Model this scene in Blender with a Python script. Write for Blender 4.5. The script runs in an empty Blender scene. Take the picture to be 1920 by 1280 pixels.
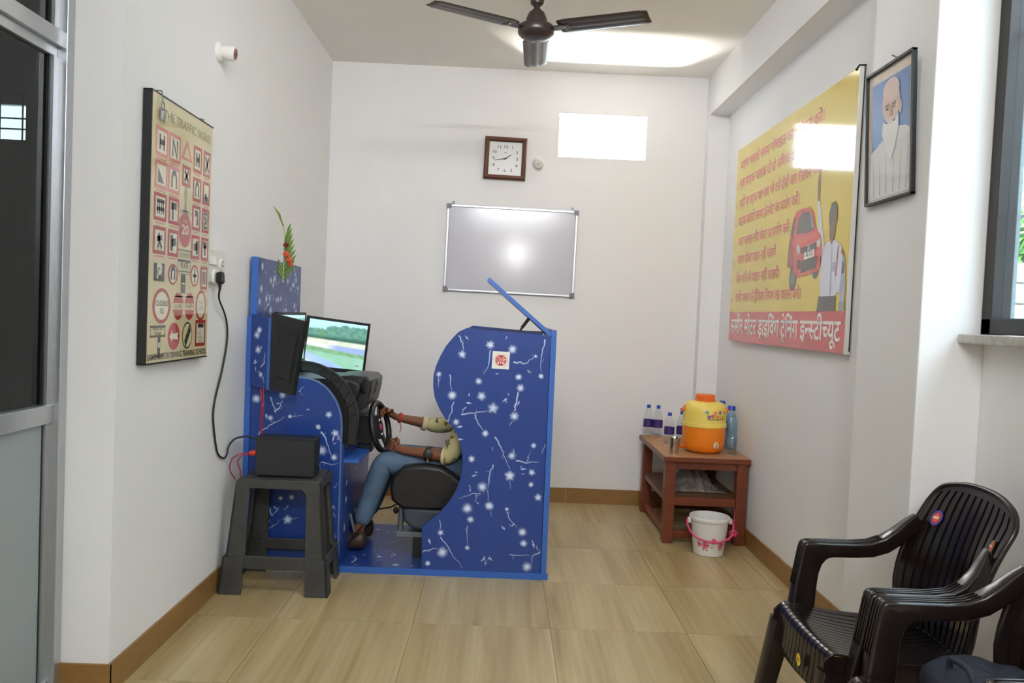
import bpy, bmesh, math, random
from mathutils import Vector, Matrix
random.seed(7)
C = bpy.context.scene.collection
S = bpy.context.scene
PI = math.pi

# ------------------------------------------------------------------ camera
cam_d = bpy.data.cameras.new('camera')
cam_d.sensor_width = 36.0
cam_d.lens = 1470.0 / 1920.0 * 36.0
cam_d.clip_start = 0.02
cam = bpy.data.objects.new('camera', cam_d)
C.objects.link(cam)
YAW, PITCH, ROLL = 0.01244, -0.03457, 0.04269
_f = Vector((math.sin(YAW) * math.cos(PITCH), math.cos(YAW) * math.cos(PITCH), math.sin(PITCH)))
_r = Vector((math.cos(YAW), -math.sin(YAW), 0.0))
_u = _r.cross(_f)
_r2 = _r * math.cos(ROLL) + _u * math.sin(ROLL)
_u2 = -_r * math.sin(ROLL) + _u * math.cos(ROLL)
M = Matrix((( _r2.x, _u2.x, -_f.x, 0.0), (_r2.y, _u2.y, -_f.y, 0.0), (_r2.z, _u2.z, -_f.z, 1.25), (0, 0, 0, 1)))
cam.matrix_world = M
S.camera = cam

# ------------------------------------------------------------------ world, lights, exposure
SKY = 6.3
w = bpy.data.worlds.new('overcast_sky')
S.world = w
w.use_nodes = True
bg = w.node_tree.nodes['Background']
bg.inputs['Color'].default_value = (0.76, 0.90, 1.0, 1)
bg.inputs['Strength'].default_value = SKY

def area(name, loc, target, sx, sy, power, color=(1, 1, 1), portal=False):
    d = bpy.data.lights.new(name, 'AREA')
    d.shape = 'RECTANGLE'; d.size = sx; d.size_y = sy; d.energy = power; d.color = color
    if portal: d.cycles.is_portal = True
    o = bpy.data.objects.new(name, d)
    C.objects.link(o)
    o.location = loc
    o.rotation_euler = (Vector(target) - Vector(loc)).to_track_quat('-Z', 'Z').to_euler()
    return o
area('portal_window', (1.60, 1.45, 1.87), (0, 1.45, 1.87), 2.0, 1.35, 1, portal=True)
area('portal_ventilator', (0.605, 5.46, 2.45), (0.605, 3, 2.45), 0.60, 0.30, 1, portal=True)
# the lamp behind the camera, two added fill lights, and the sunlit ground outside the ventilator
area('rear_lamp', (0.15, -1.0, 2.13), (0.1, 5.2, 1.2), 0.11, 0.11, 7.5, (1.0, 0.98, 0.95))
area('rear_fill', (0.10, -1.2, 2.81), (0.1, 3.0, 0.6), 1.2, 0.06, 27, (0.95, 0.98, 1.0))  # added rear fill for the near walls, also brightens the whiteboard's top edge
area('back_wall_fill', (0.10, 1.95, 2.78), (0.10, 5.3, 1.1), 1.2, 0.14, 7.0, (0.99, 0.985, 0.98)).data.spread = math.radians(112)  # added fill light out of view, aimed at the back wall
area('yard_glare', (0.62, 5.95, 1.75), (0.62, 4.9, 2.75), 0.7, 0.5, 650, (1.0, 0.97, 0.92))

S.view_settings.view_transform = 'Standard'
S.view_settings.look = 'None'
S.view_settings.gamma = 1.0
S.view_settings.use_curve_mapping = False
S.view_settings.exposure = 0.80
S.cycles.use_denoising = True
S.cycles.max_bounces = 10
S.cycles.diffuse_bounces = 6
S.cycles.sample_clamp_indirect = 8.0
S.cycles.caustics_reflective = False
S.cycles.caustics_refractive = False

# ------------------------------------------------------------------ materials
def lin(c):
    c = c / 255.0
    return c / 12.92 if c <= 0.04045 else ((c + 0.055) / 1.055) ** 2.4
def rgb(r, g, b): return (lin(r), lin(g), lin(b), 1.0)

def mat(name, color, rough=0.5, metal=0.0, spec=0.5, noise=0.0, nscale=8.0, bump=0.0, bscale=60.0, coat=0.0, emit=None, trans=0.0, stretch=None):
    m = bpy.data.materials.new(name); m.use_nodes = True
    nt = m.node_tree; N = nt.nodes; L = nt.links
    b = N['Principled BSDF']
    b.inputs['Base Color'].default_value = color
    b.inputs['Roughness'].default_value = rough
    b.inputs['Metallic'].default_value = metal
    b.inputs['Specular IOR Level'].default_value = spec
    b.inputs['Coat Weight'].default_value = coat
    b.inputs['Transmission Weight'].default_value = trans
    if emit: 
        b.inputs['Emission Color'].default_value = color; b.inputs['Emission Strength'].default_value = emit
    tc = N.new('ShaderNodeTexCoord')
    src = tc.outputs['Object']
    if stretch:
        mp = N.new('ShaderNodeMapping'); mp.inputs['Scale'].default_value = stretch
        L.new(src, mp.inputs['Vector']); src = mp.outputs['Vector']
    if noise > 0:
        n = N.new('ShaderNodeTexNoise'); n.inputs['Scale'].default_value = nscale; n.inputs['Detail'].default_value = 5
        L.new(src, n.inputs['Vector'])
        hs = N.new('ShaderNodeHueSaturation'); hs.inputs['Color'].default_value = color
        mr = N.new('ShaderNodeMapRange')
        mr.inputs['From Min'].default_value = 0.3; mr.inputs['From Max'].default_value = 0.7
        mr.inputs['To Min'].default_value = 1 - noise; mr.inputs['To Max'].default_value = 1 + noise
        L.new(n.outputs['Fac'], mr.inputs['Value']); L.new(mr.outputs['Result'], hs.inputs['Value'])
        L.new(hs.outputs['Color'], b.inputs['Base Color'])
    if bump > 0:
        n2 = N.new('ShaderNodeTexNoise'); n2.inputs['Scale'].default_value = bscale; n2.inputs['Detail'].default_value = 4
        L.new(src, n2.inputs['Vector'])
        bp = N.new('ShaderNodeBump'); bp.inputs['Strength'].default_value = bump; bp.inputs['Distance'].default_value = 0.004
        L.new(n2.outputs['Fac'], bp.inputs['Height']); L.new(bp.outputs['Normal'], b.inputs['Normal'])
    return m

def glass_mat(name, tint, fac_gloss=0.08, rough=0.0):
    m = bpy.data.materials.new(name); m.use_nodes = True
    nt = m.node_tree; N = nt.nodes; L = nt.links
    N.remove(N['Principled BSDF'])
    t = N.new('ShaderNodeBsdfTransparent'); t.inputs['Color'].default_value = tint
    g = N.new('ShaderNodeBsdfGlossy'); g.inputs['Roughness'].default_value = rough
    lw = N.new('ShaderNodeLayerWeight'); lw.inputs['Blend'].default_value = 0.5
    pw = N.new('ShaderNodeMath'); pw.operation = 'POWER'; pw.inputs[1].default_value = 4.0
    ma = N.new('ShaderNodeMath'); ma.operation = 'MULTIPLY_ADD'; ma.inputs[1].default_value = 0.55; ma.inputs[2].default_value = fac_gloss * 0.5
    L.new(lw.outputs['Facing'], pw.inputs[0]); L.new(pw.outputs[0], ma.inputs[0])
    mx = N.new('ShaderNodeMixShader')
    L.new(ma.outputs[0], mx.inputs['Fac']); L.new(t.outputs['BSDF'], mx.inputs[1]); L.new(g.outputs['BSDF'], mx.inputs[2])
    L.new(mx.outputs['Shader'], N['Material Output'].inputs['Surface'])
    return m

def print_mat(name, rough=0.5, spec=0.5, emit=0.0, coat=0.0):
    # flat print: the ink colour is stored per vertex
    m = bpy.data.materials.new(name); m.use_nodes = True
    nt = m.node_tree; N = nt.nodes; L = nt.links; b = N['Principled BSDF']
    a = N.new('ShaderNodeAttribute'); a.attribute_name = 'Ink'
    if emit:
        b.inputs['Base Color'].default_value = (0.01, 0.01, 0.01, 1)
        L.new(a.outputs['Color'], b.inputs['Emission Color']); b.inputs['Emission Strength'].default_value = emit
    else:
        L.new(a.outputs['Color'], b.inputs['Base Color'])
    b.inputs['Roughness'].default_value = rough; b.inputs['Specular IOR Level'].default_value = spec
    b.inputs['Coat Weight'].default_value = coat; b.inputs['Coat Roughness'].default_value = 0.05
    return m

def wood_tile_mat():
    m = bpy.data.materials.new('wood_look_tile'); m.use_nodes = True
    nt = m.node_tree; N = nt.nodes; L = nt.links; b = N['Principled BSDF']
    geo = N.new('ShaderNodeNewGeometry'); oi = N.new('ShaderNodeObjectInfo')
    mul = N.new('ShaderNodeMath'); mul.operation = 'MULTIPLY'; mul.inputs[1].default_value = 37.0
    L.new(oi.outputs['Random'], mul.inputs[0])
    cx = N.new('ShaderNodeCombineXYZ'); L.new(mul.outputs[0], cx.inputs['X']); L.new(mul.outputs[0], cx.inputs['Y'])
    add = N.new('ShaderNodeVectorMath'); add.operation = 'ADD'
    L.new(geo.outputs['Position'], add.inputs[0]); L.new(cx.outputs[0], add.inputs[1])
    mp = N.new('ShaderNodeMapping'); mp.inputs['Scale'].default_value = (9.0, 0.55, 1.0)
    L.new(add.outputs[0], mp.inputs['Vector'])
    n = N.new('ShaderNodeTexNoise'); n.inputs['Scale'].default_value = 1.0; n.inputs['Detail'].default_value = 6; n.inputs['Distortion'].default_value = 0.6
    L.new(mp.outputs['Vector'], n.inputs['Vector'])
    cr = N.new('ShaderNodeValToRGB')
    e = cr.color_ramp.elements
    e[0].position = 0.25; e[0].color = rgb(153, 129, 88)
    e[1].position = 0.75; e[1].color = rgb(198, 181, 140)
    k = e.new(0.5); k.color = rgb(182, 162, 118)
    L.new(n.outputs['Fac'], cr.inputs['Fac'])
    mp2 = N.new('ShaderNodeMapping'); mp2.inputs['Scale'].default_value = (55.0, 1.6, 1.0)
    L.new(add.outputs[0], mp2.inputs['Vector'])
    n2 = N.new('ShaderNodeTexNoise'); n2.inputs['Scale'].default_value = 1.0; n2.inputs['Detail'].default_value = 3
    L.new(mp2.outputs['Vector'], n2.inputs['Vector'])
    mr = N.new('ShaderNodeMapRange'); mr.inputs['From Min'].default_value = 0.3; mr.inputs['From Max'].default_value = 0.7
    mr.inputs['To Min'].default_value = 0.86; mr.inputs['To Max'].default_value = 1.08
    L.new(n2.outputs['Fac'], mr.inputs['Value'])
    hs = N.new('ShaderNodeHueSaturation'); L.new(cr.outputs['Color'], hs.inputs['Color']); L.new(mr.outputs['Result'], hs.inputs['Value'])
    L.new(hs.outputs['Color'], b.inputs['Base Color'])
    b.inputs['Roughness'].default_value = 0.30; b.inputs['Specular IOR Level'].default_value = 0.45
    return m

WALL = mat('white_wall_paint', rgb(235, 234.5, 235), 0.75, spec=0.25, noise=0.015, nscale=1.5, bump=0.10, bscale=90)
CEIL = mat('ceiling_paint', rgb(240, 238, 234), 0.85, spec=0.2, noise=0.015, nscale=1.5, bump=0.06, bscale=70)
TILE = wood_tile_mat()
GROUT = mat('pale_grout', rgb(176, 156, 118), 0.8, noise=0.05)
SKIRT = mat('brown_skirting_tile', rgb(142, 106, 60), 0.35, noise=0.12, nscale=4, stretch=(2, 2, 14))
ALU = mat('brushed_aluminium', rgb(190, 193, 197), 0.35, metal=0.85, noise=0.03, nscale=30)
PANELGREY = mat('grey_door_panel', rgb(150, 158, 160), 0.5, noise=0.02)
DARKGLASS = glass_mat('tinted_glass', (0.34, 0.37, 0.37, 1))
CLEARGLASS = glass_mat('window_glass', (0.9, 0.93, 0.93, 1))
DKFRAME = mat('dark_window_frame', rgb(34, 26, 24), 0.4, noise=0.1)
STONE = mat('sill_stone', rgb(186, 184, 178), 0.6, noise=0.18, nscale=60)
BLUE = mat('blue_laminate', rgb(32, 62, 134), 0.30, spec=0.5, noise=0.03, nscale=2)
BLUE2 = mat('bright_blue_edging', rgb(52, 98, 178), 0.4, noise=0.04, nscale=5)
BLUEPRINT = print_mat('blossom_print', 0.33)
PRINT = print_mat('ink_on_board', 0.45)
GLOSSPRINT = print_mat('ink_on_glossy_vinyl', 0.10, spec=0.7, coat=0.8)
FRAMEPRINT = print_mat('photo_under_glass', 0.18, spec=0.7, coat=0.7)
SCREEN = print_mat('lit_screen', 0.25, emit=0.72)
BLACKP = mat('black_plastic', rgb(24, 24, 26), 0.42, noise=0.1, nscale=20)
DASHP = mat('charcoal_dashboard_plastic', rgb(28, 28, 30), 0.36, noise=0.15, nscale=10, bump=0.1, bscale=300)
GREYP = mat('weathered_grey_plastic', rgb(58, 58, 57), 0.5, noise=0.22, nscale=14, bump=0.1, bscale=120)
CHAIRP = mat('dark_brown_glossy_plastic', rgb(28, 20, 18), 0.22, spec=0.5, noise=0.08, nscale=6)
FANB = mat('dark_brown_enamel', rgb(50, 40, 38), 0.32, noise=0.08)
WHITEP = mat('white_plastic', rgb(225, 224, 220), 0.4, noise=0.02)
WOODF = mat('dark_wood_frame', rgb(84, 48, 34), 0.35, noise=0.2, nscale=6, stretch=(1, 1, 6), coat=0.3)
REDWOOD = mat('red_brown_wood', rgb(112, 54, 32), 0.4, noise=0.18, nscale=7, stretch=(1, 1, 5))
TABLETOP = mat('worn_table_laminate', rgb(168, 126, 84), 0.45, noise=0.15, nscale=9)
BOARDW = mat('whiteboard_enamel', rgb(196, 196, 206), 0.15, spec=0.5, noise=0.01)
ORANGE = mat('orange_plastic', rgb(238, 132, 26), 0.35, noise=0.03)
ORANGED = mat('deep_orange_plastic', rgb(226, 106, 30), 0.4, noise=0.03)
YELLOW = mat('yellow_plastic', rgb(240, 214, 104), 0.38, noise=0.02)
CLEARP = glass_mat('clear_bottle_plastic', (0.95, 0.96, 0.97, 1), rough=0.05)
BLUECLEAR = glass_mat('blue_bottle_plastic', (0.66, 0.84, 0.95, 1), rough=0.1)
BLUECAP = mat('blue_cap_plastic', rgb(30, 62, 168), 0.4, noise=0.03)
PURPLE = mat('purple_label', rgb(62, 44, 112), 0.45, noise=0.2, nscale=40)
TEAL = mat('teal_label', rgb(30, 128, 140), 0.45, noise=0.2, nscale=40)
STEEL = mat('polished_steel', rgb(200, 200, 198), 0.12, metal=1.0, noise=0.02)
PINK = mat('pink_plastic', rgb(216, 70, 118), 0.4, noise=0.03)
RUBBER = mat('black_rubber_cable', rgb(22, 24, 26), 0.5, noise=0.05)
REDW = mat('red_cable', rgb(168, 36, 46), 0.5, noise=0.05)
REDCONN = mat('red_connector', rgb(210, 60, 34), 0.5, noise=0.05)
METALG = mat('painted_grey_metal', rgb(112, 122, 128), 0.4, metal=0.3, noise=0.08)
PAPER = mat('crumpled_grey_paper', rgb(132, 124, 116), 0.8, noise=0.3, nscale=30)
LEAFG = mat('palm_leaf_green', rgb(96, 124, 50), 0.5, noise=0.2, nscale=30)
LEAFV = mat('pale_leaf_rib', rgb(176, 186, 120), 0.5, noise=0.1)
ROSER = mat('dark_red_petal', rgb(120, 20, 26), 0.6, noise=0.2, nscale=60)
ROSEO = mat('orange_red_petal', rgb(220, 84, 52), 0.6, noise=0.2, nscale=60)
SKIN = mat('brown_skin', rgb(124, 76, 52), 0.5, noise=0.08, nscale=25)
HAIR = mat('black_hair', rgb(22, 18, 16), 0.6, noise=0.3, nscale=80)
DENIM = mat('blue_denim', rgb(84, 106, 130), 0.8, noise=0.22, nscale=16, bump=0.25, bscale=500)
SHOE = mat('brown_shoe', rgb(62, 44, 34), 0.5, noise=0.2, nscale=20)
SEATF = mat('black_seat_cover', rgb(20, 19, 22), 0.45, noise=0.25, nscale=14, bump=0.5, bscale=22)
SEATG = mat('grey_seat_trim', rgb(62, 68, 78), 0.5, noise=0.1)
NAVY = mat('navy_fabric', rgb(30, 34, 48), 0.75, noise=0.2, nscale=40)
WHITEMETAL = mat('blade_grey_enamel', rgb(96, 86, 84), 0.35, noise=0.05)
CREAM = mat('cream_outdoor_plaster', rgb(236, 222, 170), 0.8, noise=0.08)
BUSH = mat('garden_leaves', rgb(96, 150, 70), 0.6, noise=0.3, nscale=40)
GROUND = mat('yard_ground', rgb(150, 140, 124), 0.9, noise=0.15, nscale=3)
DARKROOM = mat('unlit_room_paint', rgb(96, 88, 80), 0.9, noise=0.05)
SHIRT = None

def shirt_mat():
    m = mat('printed_cream_shirt', rgb(206, 198, 150), 0.85, noise=0.05, bump=0.2, bscale=120)
    nt = m.node_tree; N = nt.nodes; L = nt.links; b = N['Principled BSDF']
    tc = N.new('ShaderNodeTexCoord')
    n = N.new('ShaderNodeTexNoise'); n.inputs['Scale'].default_value = 34; n.inputs['Detail'].default_value = 2
    L.new(tc.outputs['Object'], n.inputs['Vector'])
    cr = N.new('ShaderNodeValToRGB'); e = cr.color_ramp.elements
    e[0].position = 0.56; e[0].color = rgb(206, 198, 150); e[1].position = 0.62; e[1].color = rgb(96, 92, 62)
    L.new(n.outputs['Fac'], cr.inputs['Fac']); L.new(cr.outputs['Color'], b.inputs['Base Color'])
    return m
SHIRT = shirt_mat()

# ------------------------------------------------------------------ mesh helpers
class MB:
    def __init__(s): s.v = []; s.f = []; s.c = None
    def add(s, vs, fs, col=None):
        b = len(s.v); s.v += [tuple(p) for p in vs]; s.f += [tuple(i + b for i in q) for q in fs]
        if col is not None or s.c is not None:
            if s.c is None: s.c = [(1, 1, 1, 1)] * b
            if isinstance(col, list): s.c += col
            else: s.c += [col or (1, 1, 1, 1)] * len(vs)
        return s
    def box(s, x0, x1, y0, y1, z0, z1, col=None):
        vs = [(x, y, z) for z in (z0, z1) for y in (y0, y1) for x in (x0, x1)]
        return s.add(vs, [(0, 2, 3, 1), (4, 5, 7, 6), (0, 1, 5, 4), (1, 3, 7, 5), (3, 2, 6, 7), (2, 0, 4, 6)], col)
    def obox(s, c, ax, ay, az, sx, sy, sz):
        c = Vector(c); ax = Vector(ax).normalized() * sx / 2; ay = Vector(ay).normalized() * sy / 2; az = Vector(az).normalized() * sz / 2
        vs = [c + i * ax + j * ay + k * az for k in (-1, 1) for j in (-1, 1) for i in (-1, 1)]
        return s.add(vs, [(0, 2, 3, 1), (4, 5, 7, 6), (0, 1, 5, 4), (1, 3, 7, 5), (3, 2, 6, 7), (2, 0, 4, 6)])
    def sweep(s, pts, sec, up=None, closed=False):
        # sec: list of 2D cross-section loops (one, or one per point); up: fixed side vector or None
        pts = [Vector(p) for p in pts]; n = len(pts)
        secs = sec if isinstance(sec[0][0], (list, tuple)) else [sec] * n
        base = len(s.v); vs = []; k = len(secs[0]); prev = None
        for i, p in enumerate(pts):
            if closed: t = pts[(i + 1) % n] - pts[i - 1]
            else: t = pts[min(i + 1, n - 1)] - pts[max(i - 1, 0)]
            t.normalize()
            if up is not None: a = Vector(up)
            elif prev is not None: a = prev
            else: a = Vector((0, 0, 1)) if abs(t.z) < 0.9 else Vector((1, 0, 0))
            a = (a - t * a.dot(t)).normalized(); prev = a
            b = t.cross(a)
            for (q, r) in secs[i]: vs.append(p + a * q + b * r)
        fs = []
        for i in range(n if closed else n - 1):
            for j in range(k):
                a0 = i * k + j; a1 = i * k + (j + 1) % k; b0 = ((i + 1) % n) * k + j; b1 = ((i + 1) % n) * k + (j + 1) % k
                fs.append((a0, a1, b1, b0))
        if not closed:
            fs.append(tuple(range(k))[::-1]); fs.append(tuple((n - 1) * k + j for j in range(k)))
        return s.add(vs, fs)
    def tube(s, pts, r, n=8, closed=False):
        rs = r if isinstance(r, (list, tuple)) else [r] * len(pts)
        secs = [[(q * math.cos(2 * PI * j / n), q * math.sin(2 * PI * j / n)) for j in range(n)] for q in rs]
        return s.sweep(pts, secs, closed=closed)
    def lathe(s, prof, c, n=24, axis=(0, 0, 1), ref=None, cap=True):
        c = Vector(c); az = Vector(axis).normalized()
        ax = Vector(ref) if ref else (Vector((1, 0, 0)) if abs(az.x) < 0.9 else Vector((0, 1, 0)))
        ax = (ax - az * ax.dot(az)).normalized(); ay = az.cross(ax)
        vs = []; k = len(prof)
        for (r, z) in prof:
            for j in range(n):
                a = 2 * PI * j / n
                vs.append(c + az * z + ax * (r * math.cos(a)) + ay * (r * math.sin(a)))
        fs = [(i * n + j, i * n + (j + 1) % n, (i + 1) * n + (j + 1) % n, (i + 1) * n + j) for i in range(k - 1) for j in range(n)]
        if cap:
            fs.append(tuple(range(n))[::-1]); fs.append(tuple((k - 1) * n + j for j in range(n)))
        return s.add(vs, fs)
    def prism(s, poly, fn, t0, t1, col=None):
        n = len(poly)
        vs = [fn(a, b, t0) for a, b in poly] + [fn(a, b, t1) for a, b in poly]
        fs = [tuple(range(n))[::-1], tuple(range(n, 2 * n))] + [(i, (i + 1) % n, n + (i + 1) % n, n + i) for i in range(n)]
        return s.add(vs, fs, col)
    def grid(s, fn, nu, nv, col=None):
        vs = [fn(i / nu, j / nv) for j in range(nv + 1) for i in range(nu + 1)]
        fs = [(j * (nu + 1) + i, j * (nu + 1) + i + 1, (j + 1) * (nu + 1) + i + 1, (j + 1) * (nu + 1) + i) for j in range(nv) for i in range(nu)]
        return s.add(vs, fs, col)
    def blob(s, c, r, nu=10, nv=7, rot=None):
        c = Vector(c); rx, ry, rz = r if isinstance(r, (tuple, list)) else (r, r, r)
        vs = []
        for j in range(nv + 1):
            th = PI * j / nv
            for i in range(nu):
                ph = 2 * PI * i / nu
                p = Vector((rx * math.sin(th) * math.cos(ph), ry * math.sin(th) * math.sin(ph), rz * math.cos(th)))
                if rot is not None: p = rot @ p
                vs.append(c + p)
        fs = [(j * nu + i, (j + 1) * nu + i, (j + 1) * nu + (i + 1) % nu, j * nu + (i + 1) % nu) for j in range(nv) for i in range(nu)]
        return s.add(vs, fs)

ORG = {}
def obj(name, mb, m, parent=None, smooth=None, bevel=0.0, subsurf=0, solid=0.0, origin=None, merge=False):
    vs = mb.v
    if origin is None:
        lo = [min(p[i] for p in vs) for i in range(3)]; hi = [max(p[i] for p in vs) for i in range(3)]
        origin = Vector(((lo[0] + hi[0]) / 2, (lo[1] + hi[1]) / 2, lo[2]))
    origin = Vector(origin)
    me = bpy.data.meshes.new(name)
    me.from_pydata([tuple(Vector(p) - origin) for p in vs], [], mb.f)
    if mb.c is not None:
        at = me.color_attributes.new('Ink', 'FLOAT_COLOR', 'POINT')
        flat = []
        for q in mb.c: flat += list(q)
        at.data.foreach_set('color', flat)
    bm = bmesh.new(); bm.from_mesh(me)
    if merge: bmesh.ops.remove_doubles(bm, verts=bm.verts, dist=1e-5)
    bmesh.ops.recalc_face_normals(bm, faces=bm.faces); bm.to_mesh(me); bm.free()
    for x in (m if isinstance(m, (list, tuple)) else [m]): me.materials.append(x)
    if smooth:
        me.shade_smooth()
        if smooth is not True: me.set_sharp_from_angle(angle=math.radians(smooth))
    o = bpy.data.objects.new(name, me); C.objects.link(o)
    if parent is not None:
        o.parent = parent; o.location = origin - ORG[parent.name]
    else: o.location = origin
    ORG[o.name] = origin
    if solid:
        md = o.modifiers.new('thickness', 'SOLIDIFY'); md.thickness = solid; md.offset = 0
    if bevel:
        md = o.modifiers.new('bevel', 'BEVEL'); md.width = bevel; md.segments = 2; md.limit_method = 'ANGLE'; md.angle_limit = math.radians(50)
    if subsurf:
        md = o.modifiers.new('subsurf', 'SUBSURF'); md.levels = subsurf; md.render_levels = subsurf
    return o
def tag(o, label, cat=None, group=None):
    o['label'] = label
    if cat: o['category'] = cat
    if group: o['group'] = group
    return o
def thing(name, label, cat, loc, group=None):
    o = bpy.data.objects.new(name, None); o.empty_display_size = 0.05; C.objects.link(o); o.location = loc
    ORG[o.name] = Vector(loc)
    return tag(o, label, cat, group)
def struct(name, mb, m, parent=None, **k):
    o = obj(name, mb, m, parent, **k)
    if parent is None: o['kind'] = 'structure'
    return o
def copy_tree(o, parent=None):
    c = o.copy(); C.objects.link(c)
    if parent is not None: c.parent = parent
    ORG[c.name] = ORG[o.name]
    for ch in list(o.children): copy_tree(ch, c)
    return c
def box(*a): return MB().box(*a)

# ---- flat print helpers: everything is drawn as thin coloured polygons lying on a surface given by fn(a, b, t)
LAYER = 0.0004
def pr_poly(mb, fn, poly, col, k=1): 
    mb.add([fn(a, b, LAYER * k) for a, b in poly], [tuple(range(len(poly)))], col)
def pr_rect(mb, fn, a0, b0, a1, b1, col, k=1): pr_poly(mb, fn, [(a0, b0), (a1, b0), (a1, b1), (a0, b1)], col, k)
def pr_ell(mb, fn, a, b, ra, rb, col, k=1, n=22): pr_poly(mb, fn, [(a + ra * math.cos(2 * PI * i / n), b + rb * math.sin(2 * PI * i / n)) for i in range(n)], col, k)
def pr_line(mb, fn, pts, wd, col, k=1):
    n = len(pts); vs = []
    for i, p in enumerate(pts):
        q0 = pts[max(i - 1, 0)]; q1 = pts[min(i + 1, n - 1)]
        d = Vector((q1[0] - q0[0], q1[1] - q0[1])); d = d.normalized() if d.length > 0 else Vector((1, 0))
        ww = wd[i] if isinstance(wd, (list, tuple)) else wd
        vs += [fn(p[0] - d.y * ww / 2, p[1] + d.x * ww / 2, LAYER * k), fn(p[0] + d.y * ww / 2, p[1] - d.x * ww / 2, LAYER * k)]
    mb.add(vs, [(2 * i, 2 * i + 1, 2 * i + 3, 2 * i + 2) for i in range(n - 1)], col)
def pr_frame(mb, fn, a0, b0, a1, b1, wd, col, k=1):
    pr_rect(mb, fn, a0, b0, a1, b0 + wd, col, k); pr_rect(mb, fn, a0, b1 - wd, a1, b1, col, k)
    pr_rect(mb, fn, a0, b0, a0 + wd, b1, col, k); pr_rect(mb, fn, a1 - wd, b0, a1, b1, col, k)

_glyphs = {}
def glyph(s, bold=0.0):
    key = (s, bold)
    if key in _glyphs: return _glyphs[key]
    c = bpy.data.curves.new('lettering', 'FONT'); c.body = s; c.size = 1.0; c.resolution_u = 3; c.offset = bold; c.fill_mode = 'FRONT' if hasattr(c, 'fill_mode') else c.fill_mode
    o = bpy.data.objects.new('lettering', c); C.objects.link(o)
    dg = bpy.context.evaluated_depsgraph_get()
    dg.update()
    me = o.evaluated_get(dg).to_mesh()
    vs = [(v.co.x, v.co.y) for v in me.vertices]; fs = [tuple(p.vertices) for p in me.polygons]
    o.evaluated_get(dg).to_mesh_clear()
    bpy.data.objects.remove(o); bpy.data.curves.remove(c)
    _glyphs[key] = (vs, fs)
    return vs, fs
def xmax(vs): return max(p[0] for p in vs) if vs else 0
_adv = {}
def advance(s):
    if s not in _adv: _adv[s] = xmax(glyph(s + 'A')[0]) - xmax(glyph('A')[0])
    return _adv[s]
def clip_right(vs, fs, x):
    bm = bmesh.new(); bv = [bm.verts.new((a, b, 0)) for a, b in vs]
    for q in fs:
        try: bm.faces.new([bv[i] for i in q])
        except ValueError: pass
    bmesh.ops.bisect_plane(bm, geom=bm.verts[:] + bm.edges[:] + bm.faces[:], plane_co=(x, 0, 0), plane_no=(1, 0, 0), clear_outer=True)
    bm.verts.index_update()
    r = ([(v.co.x, v.co.y) for v in bm.verts], [tuple(v.index for v in f.verts) for f in bm.faces]); bm.free()
    return r
def layout(tokens, bold=0.0):
    # tokens: plain strings, ('half', letter) for a half consonant, ('ra', letter) for a consonant with the subscript r
    V = []; F = []; pen = 0.0
    def put(vs, fs, dx, dy=0.0):
        b = len(V); V.extend((a + dx, c + dy) for a, c in vs); F.extend(tuple(i + b for i in q) for q in fs)
    for t in ([tokens] if isinstance(tokens, str) else tokens):
        if isinstance(t, str):
            put(*glyph(t, bold), pen); pen += advance(t)
        elif t[0] == 'half':
            vs, fs = glyph(t[1], bold); cut = advance(t[1]) - 0.165
            put(*clip_right(vs, fs, cut), pen); pen += cut
        elif t[0] == 'ra':
            vs, fs = glyph(t[1], bold); put(vs, fs, pen); a = advance(t[1])
            mx = pen + a * 0.5; y0 = -0.05 if t[1] in 'टड' else 0.12
            if t[1] in 'टड':
                for sx in (-1, 1):
                    q = [(mx, y0), (mx + sx * 0.13, y0 - 0.17), (mx + sx * 0.20, y0 - 0.14), (mx + sx * 0.02, y0 + 0.06)]
                    put(q, [(0, 1, 2, 3)], 0)
            else:
                q = [(mx - 0.20, 0.06), (mx - 0.17, 0.0), (mx + 0.06, 0.16), (mx + 0.04, 0.22)]
                put(q, [(0, 1, 2, 3)], 0)
            pen += a
    return V, F, pen
def pr_text(mb, fn, tokens, a0, b0, a1, height, col, k=2, bold=0.0, slope=0.0):
    # baseline (a0, b0) to a1; height = height of the main letter body
    V, F, wd = layout(tokens, bold)
    if not V: return
    sx = (a1 - a0) / wd; sy = height / 0.62
    mb.add([fn(a0 + x * sx, b0 + y * sy + slope * x * sx, LAYER * k) for x, y in V], F, col)

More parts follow.
